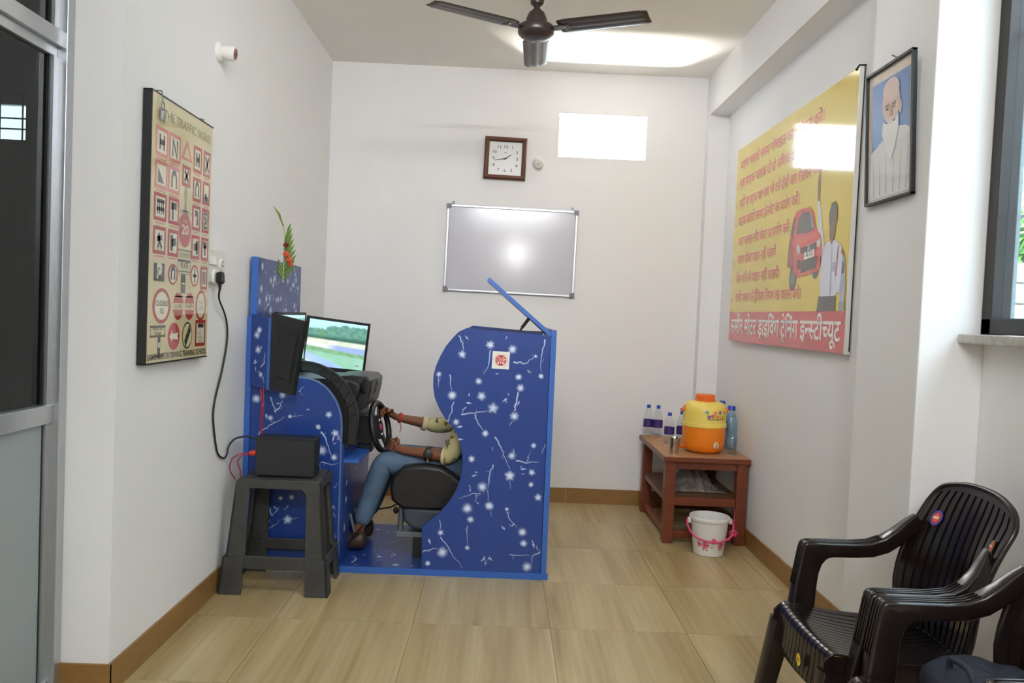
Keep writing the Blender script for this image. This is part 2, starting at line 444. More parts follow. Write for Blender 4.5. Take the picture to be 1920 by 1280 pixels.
def blossoms(mb, fn, flowers, branches, leaves, base, fs=1.0):
    white = rgb(214, 226, 250)
    mixc = lambda t: tuple((1 - t) * base[i] + t * white[i] for i in range(3)) + (1,)
    U = random.uniform
    for pts in branches:
        n = len(pts); ex = [pts[0]]
        for i in range(n - 1):
            (a, b), (c, d) = pts[i], pts[i + 1]
            for t in (0.25, 0.5, 0.75):
                ex.append((a + (c - a) * t + U(-1, 1) * 0.0045, b + (d - b) * t + U(-1, 1) * 0.0045))
            ex.append((c, d))
        m = len(ex); w0 = U(0.0045, 0.0085) if n > 2 else 0.0042
        pr_line(mb, fn, ex, [w0 * (1 - 0.75 * i / (m - 1)) * U(0.8, 1.15) for i in range(m)], mixc(U(0.45, 0.8)), 1)
        for _ in range(1 if n < 4 else 2):
            k = random.randrange(1, m - 1); p = ex[k]; th = U(0, 6.3); L_ = U(0.012, 0.03)
            q = [p, (p[0] + L_ * .5 * math.cos(th), p[1] + L_ * .5 * math.sin(th)), (p[0] + L_ * math.cos(th + .5), p[1] + L_ * math.sin(th + .5))]
            pr_line(mb, fn, q, [0.0028, 0.002, 0.0008], mixc(0.4), 0.9)
    for (a, b) in flowers:
        kind = random.random(); R = U(0.016, 0.030) * fs * (0.7 if kind > 0.75 else 1); ph = U(0, 6)
        amp = 0.0 if kind < 0.35 else U(0.05, 0.13); npet = random.choice((5, 6, 7)); wob = [U(0.85, 1.15) for _ in range(24)]
        n = 24; vs = [fn(a, b, LAYER * 2)]; cs = [mixc(1.0)]
        for rr, t in ((0.20, U(.9, 1.0)), (0.38, U(.6, .8)), (0.58, U(.28, .42)), (0.80, .10), (1.0, 0.0)):
            for i in range(n):
                th = 2 * PI * i / n
                q = rr * R * (1.0 + amp * math.cos(npet * th + ph)) * (wob[i] if 0.3 < rr < 0.9 else 1)
                tt = t * (1 + (0.22 * math.cos(npet * th + ph) if amp else 0)) if 0.3 < rr < 0.9 else t
                vs.append(fn(a + q * math.cos(th), b + q * math.sin(th), LAYER * (1.9 - 0.8 * rr))); cs.append(mixc(min(1, max(0, tt))))
        f = [(0, 1 + i, 1 + (i + 1) % n) for i in range(n)]
        for r in range(4):
            o1 = 1 + r * n; o2 = o1 + n
            f += [(o1 + i, o2 + i, o2 + (i + 1) % n, o1 + (i + 1) % n) for i in range(n)]
        mb.add(vs, f, cs)
    for (a, b) in leaves:
        for _ in range(random.choice((1, 1, 2))):
            th = U(0, 2 * PI); L = U(0.009, 0.019); W = L * U(0.22, 0.36); dx, dy = (U(-.012, .012), U(-.012, .012))
            c, s_ = math.cos(th), math.sin(th)
            q = [(-L, 0), (-0.3 * L, W), (L * .4, W * .5), (L, 0), (-0.3 * L, -W)]
            k_ = U(0.6, 1.0)
            mb.add([fn(a + dx + x * c - y * s_, b + dy + x * s_ + y * c, LAYER * 1.5) for x, y in q], [(0, 1, 2, 3, 4)], [mixc(k_), mixc(k_ * .7), mixc(.35), mixc(.1), mixc(k_ * .8)])
def random_blossoms(mb, fn, a0, b0, a1, b1, dens, base):
    area_ = (a1 - a0) * (b1 - b0); n = max(2, int(area_ * dens))
    R = lambda m=0.02: (random.uniform(a0 + m, a1 - m), random.uniform(b0 + m, b1 - m))
    fl = [R(0.028) for _ in range(n)]; lv = [R() for _ in range(n)]
    br = []
    cl = lambda p: (min(max(p[0], a0 + .008), a1 - .008), min(max(p[1], b0 + .008), b1 - .008))
    for _ in range(max(1, n // 2)):
        p = R(); th = random.uniform(0, 2 * PI); pts = [p]
        for _ in range(3):
            th += random.uniform(-0.7, 0.7); p = cl((p[0] + 0.04 * math.cos(th), p[1] + 0.04 * math.sin(th))); pts.append(p)
        br.append(pts)
    blossoms(mb, fn, fl, br, lv, base)
BASEBLUE = rgb(32, 62, 134)
# ------------------------------------------------------------------ setting
XL, XR, XB, D, H = -1.193, 1.426, 1.293, 5.239, 2.865
XD = -1.36          # plane of the aluminium door
XW = 1.49           # wall with the window
YP, YQ = 2.41, 2.835  # pillar on the right
YR = -1.45          # rear of the room
fl = struct('floor', box(-1.43, 1.62, YR - 0.4, D + 0.2, -0.12, -0.004), GROUT)
tx = [-1.41, -0.86, -0.31, 0.24, 0.79, 1.34, 1.60]
ty = [YR - 0.3] + [3.10 + 0.55 * k for k in range(-8, 5)]
ty = [y for y in ty if y < D] + [D]
g = 0.0012
for i in range(len(tx) - 1):
    for j in range(len(ty) - 1):
        if ty[j + 1] < 0.3: continue
        obj('tile', box(tx[i] + g, tx[i + 1] - g, ty[j] + g, ty[j + 1] - g, -0.004, random.uniform(-0.0004, 0.0)), TILE, fl)
struct('ceiling', box(-1.6, 1.8, YR - 0.2, D + 0.2, H, H + 0.12), CEIL)
# left wall with its end face, and the wall over and behind the door
struct('wall_left', box(-1.45, XL, 2.44, D + 0.2, 0, H), WALL)
mb = MB().box(-1.45, XD + 0.01, YR - 0.2, 0.9, 0, H).box(-1.45, XD + 0.01, 0.9, 2.44, 2.62, H)
struct('wall_left', mb, WALL).name = 'wall_left_door'
# back wall with the ventilator opening
vx0, vx1, vz0, vz1 = 0.317, 0.898, 2.308, 2.593
mb = MB().box(XL - 0.25, vx0, D, D + 0.2, 0, H).box(vx1, XR + 0.2, D, D + 0.2, 0, H).box(vx0, vx1, D, D + 0.2, 0, vz0).box(vx0, vx1, D, D + 0.2, vz1, H)
struct('wall_back', mb, WALL)
w1 = struct('window_2', MB().box(vx0 + 0.018, vx1 - 0.018, D + 0.12, D + 0.15, vz0, vz0 + 0.018).box(vx0 + 0.018, vx1 - 0.018, D + 0.12, D + 0.15, vz1 - 0.018, vz1)
            .box(vx0, vx0 + 0.018, D + 0.12, D + 0.15, vz0, vz1).box(vx1 - 0.018, vx1, D + 0.12, D + 0.15, vz0, vz1), WHITEP)
# right wall, beam, pillar, corner column
struct('wall_right', box(XR, XR + 0.14, YP + 0.03, D + 0.2, 0, H), WALL)
struct('trim_1', box(XB, XR + 0.02, YQ, D - 0.001, 2.605, H), WALL)            # beam
struct('trim_2', box(XB, XR + 0.01, D - 0.085, D + 0.05, 0, 2.605), WALL)     # corner column
struct('trim_3', box(XB - 0.004, XR + 0.1, YP, YQ, 0, H), WALL, bevel=0.004)   # pillar
wy0, wy1, wz0, wz1 = 0.50, 2.405, 1.250, 2.48
mb = MB().box(XW, XW + 0.075, YR - 0.2, YP - 0.002, 0, wz0 - 0.03).box(XW, XW + 0.075, YR - 0.2, YP - 0.002, wz1, H).box(XW, XW + 0.075, YR - 0.2, wy0, wz0 - 0.03, wz1)
mb.box(XW, XW + 0.075, wy1, YP - 0.002, wz0 - 0.03, wz1)
struct('wall_right_window', mb, WALL)
# rear wall
mb = box(-1.45, 1.6, YR - 0.2, YR, 0, H)
struct('wall_rear', mb, WALL)
# window in the right wall
wn = struct('window_1', MB().box(XW - 0.016, XW + 0.045, wy1 - 0.048, wy1, wz0, wz1).box(XW - 0.016, XW + 0.045, wy0, wy0 + 0.048, wz0, wz1)
            .box(XW - 0.016, XW + 0.045, wy0, wy1, wz0, wz0 + 0.05).box(XW - 0.016, XW + 0.045, wy0, wy1, wz1 - 0.05, wz1)
            .box(XW - 0.012, XW + 0.04, 1.42, 1.46, wz0, wz1), DKFRAME, bevel=0.003)
for a_, b_ in ((1.46, wy1 - 0.048), (wy0 + 0.048, 1.42)):
    obj('pane', box(XW + 0.013, XW + 0.017, a_, b_, wz0 + 0.05, wz1 - 0.05), CLEARGLASS, wn)
SASH = mat('grey_outer_sash', rgb(128, 146, 152), 0.45, noise=0.15, nscale=20, stretch=(1, 1, 6))
obj('outer_jamb', box(XW + 0.047, XW + 0.074, wy1 - 0.019, wy1 - 0.001, wz0 + 0.005, wz1), SASH, wn)
obj('window_sill', box(XW - 0.085, XW + 0.10, wy0 - 0.05, YP - 0.004, wz0 - 0.03, wz0 - 0.001), STONE, wn, bevel=0.004)
for z in (1.62, 2.20):
    obj('grille_bar', MB().tube([(XW + 0.10, wy0, z), (XW + 0.10, wy1 + 0.1, z)], 0.007, 6), METALG, wn)
for y in (0.7, 0.98, 1.26, 1.54, 1.82, 2.10):
    obj('grille_bar', MB().tube([(XW + 0.112, y, wz0), (XW + 0.112, y, wz1)], 0.006, 6), METALG, wn)
# baseboards of short brown tiles
def skirting(name, segs, sign_axis):
    root = None
    for (x0, x1, y0, y1) in segs:
        o = obj('skirting_tile' if root is not None else name, box(x0, x1, y0, y1, 0.0, random.uniform(0.0985, 0.1005)), SKIRT, root)
        if root is None: root = o; o['kind'] = 'structure'
def cuts(a, b, step):
    n = max(1, round((b - a) / step)); return [(a + (b - a) * i / n, a + (b - a) * (i + 1) / n) for i in range(n)]
q = 0.0012
skirting('baseboard_left', [(XL - 0.002, XL + 0.009, a + q, b - q) for a, b in cuts(2.431, D, 0.36)], 1)
skirting('baseboard_left_end', [(-1.345, XL + 0.009, 2.431, 2.442)], 1)
skirting('baseboard_back', [(a + q, b - q, D - 0.010, D + 0.002) for a, b in cuts(XL + 0.01, XB, 0.4)], 1)
skirting('baseboard_right', [(XR - 0.010, XR + 0.002, a + q, b - q) for a, b in cuts(YQ + 0.002, D - 0.087, 0.4)], 1)
skirting('baseboard_pillar', [(XB - 0.014, XB - 0.003, YP - 0.010, YQ - 0.001)], 1)
skirting('baseboard_window', [(XW - 0.010, XW + 0.002, a + q, b - q) for a, b in cuts(0.4, YP - 0.002, 0.4)], 1)
# aluminium door with tinted glass on the left
dr = struct('door_1', MB().box(-1.43, -1.342, 2.400, 2.4395, 0, 2.62).box(-1.43, -1.36, 2.0 - 1.1, 2.44, 2.575, 2.62).box(-1.43, -1.36, 0.9, 0.94, 0, 2.62), ALU, bevel=0.002)
obj('middle_rail', MB().box(-1.41, XD, 0.94, 2.40, 0.860, 0.917), ALU, dr, bevel=0.002)
obj('top_rail', MB().box(-1.41, XD + 0.004, 0.94, 2.42, 1.993, 2.042).box(-1.408, XD - 0.012, 0.94, 2.40, 1.962, 1.993), ALU, dr, bevel=0.002)
obj('bottom_rail', MB().box(-1.41, XD, 0.94, 2.40, 0.0, 0.06), ALU, dr, bevel=0.002)
obj('stile', MB().box(-1.405, XD - 0.008, 2.376, 2.40, 0.06, 0.86).box(-1.405, XD - 0.008, 2.376, 2.40, 0.917, 1.962).box(-1.405, XD - 0.008, 2.376, 2.40, 2.042, 2.575), ALU, dr)
obj('panel', box(-1.396, XD - 0.018, 0.94, 2.378, 0.06, 0.86), PANELGREY, dr)
obj('gasket', MB().box(-1.394, XD - 0.017, 2.370, 2.3765, 0.06, 0.86).box(-1.394, XD - 0.017, 2.368, 2.3765, 0.917, 1.962).box(-1.394, XD - 0.017, 2.37, 2.3765, 2.042, 2.575), RUBBER, dr)
obj('pane', box(-1.390, -1.385, 0.94, 2.376, 0.917, 1.965), DARKGLASS, dr)
obj('pane', box(-1.390, -1.385, 0.94, 2.376, 2.042, 2.575), DARKGLASS, dr)
# the unlit room behind the door, with a barred window
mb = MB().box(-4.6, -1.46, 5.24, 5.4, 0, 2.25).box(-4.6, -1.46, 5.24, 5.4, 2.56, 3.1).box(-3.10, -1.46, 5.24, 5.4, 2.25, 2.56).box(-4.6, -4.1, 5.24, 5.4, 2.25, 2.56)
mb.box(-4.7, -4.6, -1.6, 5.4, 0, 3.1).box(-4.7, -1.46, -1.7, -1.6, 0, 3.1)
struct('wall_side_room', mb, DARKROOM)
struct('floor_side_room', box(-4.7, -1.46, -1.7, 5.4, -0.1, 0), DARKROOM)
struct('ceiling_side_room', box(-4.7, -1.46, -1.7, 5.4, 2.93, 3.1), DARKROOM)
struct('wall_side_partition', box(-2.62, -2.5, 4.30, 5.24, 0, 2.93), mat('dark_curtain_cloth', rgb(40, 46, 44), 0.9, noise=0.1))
wb = struct('window_3', MB().box(-4.1, -3.10, 5.30, 5.34, 2.50, 2.56).box(-4.1, -3.10, 5.30, 5.34, 2.25, 2.27), WHITEP)
for x in (-4.0, -3.85, -3.7, -3.55, -3.4, -3.25): obj('window_bar', MB().tube([(x, 5.30, 2.25), (x, 5.30, 2.56)], 0.006, 6), METALG, wb)
for z in (2.34, 2.41): obj('window_bar', MB().tube([(-4.1, 5.30, z), (-3.1, 5.30, z)], 0.006, 6), METALG, wb)
# outside the right window: yard, cream house wall, shrub and a low stone wall
struct('ground', box(-8, 14, -9, 16, -0.5, -0.13), GROUND)
hs = thing('house', 'cream plastered house wall seen through the window grille', 'house', (5.5, 8.0, -0.13))
obj('wall', MB().prism([(3.2, 6.8), (9.0, 6.8), (9.0, 10.5), (3.2, 10.5)], lambda a, b, t: (a, b, t), -0.13, 4.6), CREAM, hs)
obj('roof', box(3.0, 9.2, 6.6, 10.7, 4.6, 4.8), GROUND, hs)
sky_block = thing('house', 'unseen pale grey block added outside the side window to screen low sky', 'house', (6.5, -3.0, -0.13))  # added out of view to hold back low sky light at the window
obj('wall', MB().prism([(4.3, -9.0), (9.0, -9.0), (9.0, 3.2), (4.3, 3.2)], lambda a, b, t: (a, b, t), -0.13, 3.3), mat('pale_grey_plaster', rgb(206, 212, 218), 0.8, noise=0.05), sky_block)
obj('roof', box(4.1, 9.2, -9.2, 3.4, 3.3, 3.42), GROUND, sky_block)
yw = struct('wall_yard', box(2.75, 6.2, 5.06, 5.26, -0.13, 1.72), STONE)
for k in range(6):
    for j in range(8):
        x = 2.77 + j * 0.42 + (k % 2) * 0.2
        obj('stone', box(x, x + 0.40, 5.02, 5.07, 0.92 + k * 0.135, 0.92 + k * 0.135 + 0.125), STONE, yw, bevel=0.015)
sb = thing('shrub', 'green leafy shrub growing on the stone yard wall before the cream house', 'shrub', (3.5, 5.6, -0.13))
rs = random.Random(3); lf = MB()
for _ in range(1100):
    c = Vector((3.55 + rs.gauss(0, 0.36), 5.62 + rs.uniform(-0.22, 0.22), 1.92 + rs.gauss(0, 0.16)))
    a = Vector((rs.gauss(0, 1), rs.gauss(0, 1), rs.gauss(0, 1))).normalized(); b = a.orthogonal().normalized()
    lf.add([c - a * 0.06, c + b * 0.028, c + a * 0.06, c - b * 0.028], [(0, 1, 2, 3)])
l_ = obj('foliage', lf, BUSH, sb); l_['kind'] = 'stuff'
obj('stem', MB().tube([(3.5, 5.6, -0.13), (3.52, 5.6, 0.9), (3.5, 5.62, 1.8)], 0.03, 6), WOODF, sb)

# ------------------------------------------------------------------ driving simulator
Y0, Y1 = 3.672, 4.43
sim = thing('driving_simulator', 'blue driving simulator cabinet printed with white blossom branches', 'simulator', (-0.45, 4.05, 0))
f_front = lambda a, b, t: (a, Y0 - t, b)
bp = obj('base_plate', box(-1.165, 0.255, Y0 + 0.004, Y1, 0.0, 0.028), BLUE, sim, bevel=0.002)
obj('edge_strip', box(-1.165, 0.262, Y0 - 0.004, Y0 + 0.004, 0.0, 0.030), BLUE2, bp)
mb = MB(); random_blossoms(mb, lambda a, b, t: (a, b, 0.028 + t), -0.72, Y0 + 0.02, 0.2, Y1 - 0.02, 26, BASEBLUE)
obj('blossom_print', mb, BLUEPRINT, bp)['kind'] = 'stuff'
# wavy side panels
outl = [(0.226, 0.030), (0.226, 1.157), (-0.169, 1.177), (-0.205, 1.158), (-0.23, 1.131), (-0.262, 1.09), (-0.288, 1.039), (-0.306, 0.992), (-0.316, 0.945), (-0.315, 0.895), (-0.306, 0.845),
        (-0.283, 0.795), (-0.252, 0.746), (-0.222, 0.714), (-0.197, 0.680), (-0.177, 0.635), (-0.167, 0.586), (-0.162, 0.54), (-0.165, 0.494), (-0.176, 0.442), (-0.196, 0.393), (-0.224, 0.347), (-0.260, 0.304), (-0.300, 0.266), (-0.342, 0.234), (-0.336, 0.030)]
sp = obj('side_panel', MB().prism(outl, lambda a, b, t: (a, t, b), Y0, Y0 + 0.018), BLUE, sim)
MF = [(-0.224, 0.859), (-0.103, 0.93), (-0.086, 0.86), (-0.201, 0.734), (-0.061, 0.686), (0.084, 0.958), (0.095, 0.906), (0.159, 1.058), (0.049, 1.086), (0.189, 0.966), (-0.055, 1.103), (-0.185, 1.053), (0.068, 0.585), (0.168, 0.637), (0.165, 0.51), (0.164, 0.452), (0.062, 0.49), (-0.121, 0.562), (0.072, 0.772), (-0.065, 0.431), (-0.132, 0.327), (-0.114, 0.275), (-0.029, 0.343), (0.055, 0.331), (0.133, 0.225), (0.141, 0.171), (0.162, 0.06), (-0.253, 0.207), (-0.241, 0.114), (-0.308, 0.058), (-0.124, 0.14), (0.20, 0.392), (-0.290, 0.955), (-0.03, 0.806)]
MBR = [[(-0.239, 0.956), (-0.224, 0.863)], [(-0.214, 0.828), (-0.236, 0.733), (-0.245, 0.745)], [(-0.051, 1.094), (-0.058, 1.023), (-0.079, 0.963)], [(-0.179, 0.77), (-0.115, 0.779), (-0.039, 0.797)], [(-0.114, 0.773), (-0.101, 0.738), (-0.064, 0.692)], [(-0.157, 0.807), (-0.179, 0.768)], [(-0.016, 0.671), (0.015, 0.624), (0.035, 0.578), (0.065, 0.508)], [(0.063, 0.484), (0.065, 0.425)], [(-0.019, 0.54), (-0.035, 0.48), (-0.038, 0.432), (-0.03, 0.349), (-0.012, 0.291)], [(0.089, 0.562), (0.136, 0.552), (0.195, 0.561)], [(0.136, 0.552), (0.157, 0.618)], [(0.222, 0.645), (0.205, 0.597)], [(0.199, 1.139), (0.19, 1.08), (0.188, 0.986)], [(0.086, 0.899), (0.072, 0.816), (0.068, 0.769), (0.052, 0.727)], [(0.057, 1.028), (0.116, 1.024), (0.15, 1.049)], [(-0.076, 0.401), (-0.122, 0.391), (-0.175, 0.373)], [(-0.093, 0.394), (-0.097, 0.359)], [(-0.128, 0.244), (-0.124, 0.143)], [(-0.259, 0.269), (-0.253, 0.209)], [(-0.252, 0.186), (-0.213, 0.139), (-0.187, 0.093), (-0.14, 0.041)], [(-0.332, 0.111), (-0.295, 0.124), (-0.265, 0.131)], [(0.052, 0.329), (0.071, 0.282), (0.108, 0.242)], [(0.22, 0.133), (0.191, 0.119), (0.181, 0.077)], [(0.078, 0.115), (0.185, 0.113)], [(0.201, 0.156), (0.22, 0.133)], [(-0.205, 1.14), (-0.183, 1.106), (-0.179, 1.059)], [(-0.30, 0.955), (-0.288, 0.895)]]
ML = [(-0.148, 0.872), (-0.152, 0.819), (0.041, 0.862), (0.032, 0.838), (0.077, 0.84), (0.123, 0.995), (0.12, 0.534), (0.121, 0.498), (-0.176, 0.7), (-0.02, 0.623), (-0.097, 0.489), (-0.097, 0.359), (-0.296, 0.16), (-0.045, 0.092), (-0.021, 0.087), (-0.038, 0.062), (0.183, 0.167), (0.078, 0.252), (0.049, 0.251), (-0.164, 1.13), (-0.174, 0.646), (-0.02, 0.966), (0.081, 0.609), (-0.13, 0.428), (0.012, 1.126)]
mb = MB(); blossoms(mb, f_front, MF, MBR, ML, BASEBLUE)
obj('blossom_print', mb, BLUEPRINT, sp)['kind'] = 'stuff'
st = obj('sticker', MB().obox((-0.003, Y0 - 0.0012, 1.033), (1, 0, -0.02), (0, 1, 0), (0.02, 0, 1), 0.081, 0.0012, 0.082), WHITEP, sp)
st['label'] = 'white square sticker with round red emblem'
RED = rgb(196, 52, 48); mb = MB(); fs_ = lambda a, b, t: (-0.003 + a + 0.02 * b, Y0 - 0.0020 - t, 1.033 + b - 0.02 * a)
for r0, r1 in ((0.026, 0.0225),):
    n = 28
    mb.add([fs_(r * math.cos(2 * PI * i / n), r * math.sin(2 * PI * i / n), LAYER) for r in (r0, r1) for i in range(n)], [(i, (i + 1) % n, n + (i + 1) % n, n + i) for i in range(n)], RED)
pr_text(mb, fs_, 'B', -0.0215, -0.010, -0.007, 0.020, RED, 2, 0.03); pr_text(mb, fs_, 'G', 0.007, -0.010, 0.0225, 0.020, RED, 2, 0.03)
pr_rect(mb, fs_, -0.011, 0.013, 0.011, 0.021, RED, 2); pr_rect(mb, fs_, -0.006, -0.019, -0.001, 0.014, RED, 2); pr_rect(mb, fs_, 0.002, -0.019, 0.007, 0.014, RED, 2); pr_rect(mb, fs_, -0.010, -0.024, 0.010, -0.017, RED, 2)
for i in range(26):
    if i in (6, 7, 19, 20): continue
    a = 2 * PI * i / 26; pr_rect(mb, fs_, 0.033 * math.cos(a) - 0.0014, 0.033 * math.sin(a) - 0.0018, 0.033 * math.cos(a) + 0.0014, 0.033 * math.sin(a) + 0.0018, rgb(214, 120, 112), 1)
obj('emblem', mb, PRINT, st)
obj('far_panel', MB().prism(outl, lambda a, b, t: (a, t, b), Y1 - 0.018, Y1), BLUE, sim)
obj('back_panel', box(0.232, 0.250, Y0 - 0.003, Y1 + 0.003, 0.030, 1.184), BLUE, sim)
obj('edge_strip', box(0.228, 0.2535, Y0 - 0.006, Y0 - 0.003, 0.010, 1.184), BLUE2, sim)
obj('top_batten', box(-0.169, 0.226, Y0 + 0.018, Y0 + 0.032, 1.165, 1.176), mat('dark_blue_batten', rgb(26, 34, 66), 0.5, noise=0.05), sim)
# raised lid on a stay
hx, hz, tx_, tz_ = 0.228, 1.160, -0.078, 1.411
dl = Vector((tx_ - hx, 0, tz_ - hz)); nl = Vector((-dl.z, 0, dl.x)).normalized()
c = Vector(((hx + tx_) / 2, Y0 + 0.19, (hz + tz_) / 2))
ld = obj('lid', MB().obox(c, dl, (0, 1, 0), nl, dl.length, 0.38, 0.017), BLUE, sim)
obj('edge_strip', MB().obox((c.x, Y0 - 0.001, c.z), dl, (0, 1, 0), nl, dl.length, 0.002, 0.018), BLUE2, ld)
obj('lid_stay', MB().tube([(0.064, Y0 + 0.05, 1.13), (0.090, Y0 + 0.05, 1.188)], 0.005, 8).tube([(0.090, Y0 + 0.05, 1.188), (0.124, Y0 + 0.05, 1.236)], 0.008, 8), BLACKP, sim)
obj('hinge', MB().tube([(0.225, Y0 + 0.02, 1.155), (0.225, Y0 + 0.36, 1.155)], 0.006, 8), STEEL, sim)
# console on the left
co = [(-1.165, 0.030), (-0.735, 0.030), (-0.737, 0.69), (-0.741, 0.735), (-0.752, 0.775), (-0.768, 0.81), (-0.791, 0.843), (-0.82, 0.873), (-0.855, 0.895), (-0.895, 0.908), (-0.945, 0.912), (-1.165, 0.905)]
cp = obj('console_panel', MB().prism(co, lambda a, b, t: (a, t, b), Y0, Y0 + 0.018), BLUE, sim)
ed = [(-0.7345, 0.030), (-0.7365, 0.69), (-0.7405, 0.735), (-0.7515, 0.775), (-0.7675, 0.811), (-0.7905, 0.844), (-0.8195, 0.874), (-0.8548, 0.896), (-0.895, 0.909), (-0.945, 0.913), (-1.16, 0.906)]
EDGE = mat('pale_blue_edging', rgb(92, 118, 168), 0.4, noise=0.05)
obj('edge_strip', MB().sweep([(a, Y0 + 0.008, b) for a, b in ed], [(-0.011, -0.003), (0.011, -0.003), (0.011, 0.003), (-0.011, 0.003)], up=(0, 1, 0)), EDGE, cp)
CF = [(-1.139, 0.805), (-1.018, 0.827), (-1.071, 0.717), (-0.979, 0.728), (-0.798, 0.744), (-0.846, 0.684), (-0.826, 0.573), (-0.766, 0.544), (-0.84, 0.505), (-0.765, 0.657), (-1.011, 0.341), (-0.959, 0.347), (-1.068, 0.231), (-0.974, 0.24), (-0.765, 0.169), (-0.827, 0.476)]
CB = [[(-1.125, 0.637), (-1.105, 0.659), (-1.064, 0.686), (-1.027, 0.709), (-1.003, 0.727)], [(-0.969, 0.73), (-0.919, 0.734)], [(-1.073, 0.816), (-1.054, 0.767), (-1.049, 0.742)], [(-1.049, 0.746), (-1.025, 0.776), (-1.018, 0.802)], [(-0.944, 0.847), (-0.915, 0.873)], [(-0.833, 0.662), (-0.807, 0.633), (-0.797, 0.6), (-0.783, 0.55)], [(-0.83, 0.573), (-0.792, 0.562)], [(-0.828, 0.518), (-0.786, 0.511), (-0.744, 0.517)], [(-1.082, 0.177), (-1.045, 0.204), (-1.004, 0.239)], [(-0.97, 0.245), (-0.92, 0.249)], [(-1.064, 0.296), (-1.046, 0.255), (-1.018, 0.298)], [(-0.832, 0.399), (-0.791, 0.422)], [(-0.765, 0.398), (-0.744, 0.416)], [(-0.799, 0.175), (-0.744, 0.152)], [(-0.787, 0.295), (-0.746, 0.262)]]
CL = [(-1.113, 0.785), (-1.025, 0.776), (-1.095, 0.727), (-0.895, 0.756), (-1.022, 0.285), (-0.989, 0.299), (-0.773, 0.622), (-0.757, 0.644), (-1.033, 0.11), (-0.966, 0.115), (-0.78, 0.346), (-0.755, 0.313)]
mb = MB(); blossoms(mb, f_front, CF, CB, CL, BASEBLUE); obj('blossom_print', mb, BLUEPRINT, cp)['kind'] = 'stuff'
obj('console_panel', MB().prism(co, lambda a, b, t: (a, t, b), Y1 - 0.018, Y1), BLUE, sim)
kp = obj('kick_panel', box(-0.742, -0.726, Y0 + 0.018, Y1 - 0.018, 0.030, 0.60), BLUE, sim)
mb = MB(); random_blossoms(mb, lambda a, b, t: (-0.726 + t, a, b), Y0 + 0.03, 0.05, Y1 - 0.03, 0.52, 22, BASEBLUE); obj('blossom_print', mb, BLUEPRINT, kp)['kind'] = 'stuff'
obj('shelf', box(-0.726, -0.655, Y0 + 0.03, 4.05, 0.515, 0.530), BLUE2, sim)
# backboard on the wall side, its wider lower part and the bracket wing
bb = obj('backboard', box(-1.178, -1.150, Y0, 4.447, 0.9, 1.466), BLUE, sim)
obj('edge_strip', box(-1.180, -1.148, Y0 - 0.003, Y0, 0.9, 1.467), BLUE2, bb)
mb = MB(); random_blossoms(mb, lambda a, b, t: (-1.150 + t, a, b), Y0 + 0.01, 1.18, 4.43, 1.455, 120, BASEBLUE); obj('blossom_print', mb, BLUEPRINT, bb)['kind'] = 'stuff'
lb_ = obj('backboard', box(-1.190, -1.166, Y0 - 0.002, 4.447, 0.03, 1.19), BLUE, sim)
obj('edge_strip', box(-1.191, -1.166, Y0 - 0.005, Y0 - 0.002, 0.03, 1.19), BLUE2, lb_)
wg = [(-1.168, 3.66), (-1.068, 3.60), (-1.062, 3.612), (-1.162, 3.672)]
def wingz(a, b, t): return (a, b, t)
wgo = MB()
vs = []
for z0, z1 in ((0.868, 1.199),):
    for (a, b), zz in zip(wg, ((0.868, 1.199), (0.856, 1.186), (0.856, 1.186), (0.868, 1.199))): vs.append((a, b, zz[0]))
    for (a, b), zz in zip(wg, ((0.868, 1.199), (0.856, 1.186), (0.856, 1.186), (0.868, 1.199))): vs.append((a, b, zz[1]))
wgo.add(vs, [(0, 1, 2, 3), (4, 5, 6, 7), (0, 1, 5, 4), (1, 2, 6, 5), (2, 3, 7, 6), (3, 0, 4, 7)])
wo = obj('bracket_wing', wgo, BLUE, sim)
obj('edge_strip', box(-1.072, -1.050, 3.598, 3.613, 0.857, 1.186), BLUE2, wo)
mb = MB(); dv = Vector((0.1, -0.06, 0)).normalized(); nv = Vector((-0.06, -0.1, 0)).normalized()
fw = lambda a, b, t: tuple(Vector((-1.168, 3.66, 0)) + dv * a + nv * t + Vector((0, 0, b)))
random_blossoms(mb, fw, 0.004, 0.88, 0.102, 1.17, 150, BASEBLUE); obj('blossom_print', mb, BLUEPRINT, wo)['kind'] = 'stuff'
# moulded dashboard
dp = [(-1.10, 0.60), (-1.10, 0.895), (-0.95, 0.905), (-0.80, 0.905), (-0.70, 0.898), (-0.672, 0.882), (-0.668, 0.86), (-0.690, 0.80), (-0.700, 0.70), (-0.706, 0.585), (-0.73, 0.56)]
dsh = obj('dashboard', MB().prism(dp, lambda a, b, t: (a, t, b), 3.735, 4.17), DASHP, sim, smooth=35, bevel=0.006)
dk = mat('dash_recess', rgb(16, 16, 18), 0.5)
hp = [(-0.86, 0.880), (-0.80, 0.915), (-0.72, 0.922), (-0.645, 0.918), (-0.622, 0.900), (-0.624, 0.860), (-0.640, 0.780), (-0.648, 0.770), (-0.655, 0.84), (-0.665, 0.880), (-0.70, 0.892), (-0.80, 0.892)]
hd = obj('instrument_hood', MB().prism(hp, lambda a, b, t: (a, t, b), 3.80, 4.13), DASHP, sim, smooth=40, bevel=0.008)
obj('hood_cheek', MB().prism([(-0.76, 0.80), (-0.70, 0.905), (-0.645, 0.916), (-0.624, 0.898), (-0.626, 0.860), (-0.642, 0.77), (-0.70, 0.74)], lambda a, b, t: (a, t, b), 3.79, 3.812), DASHP, hd, bevel=0.005)
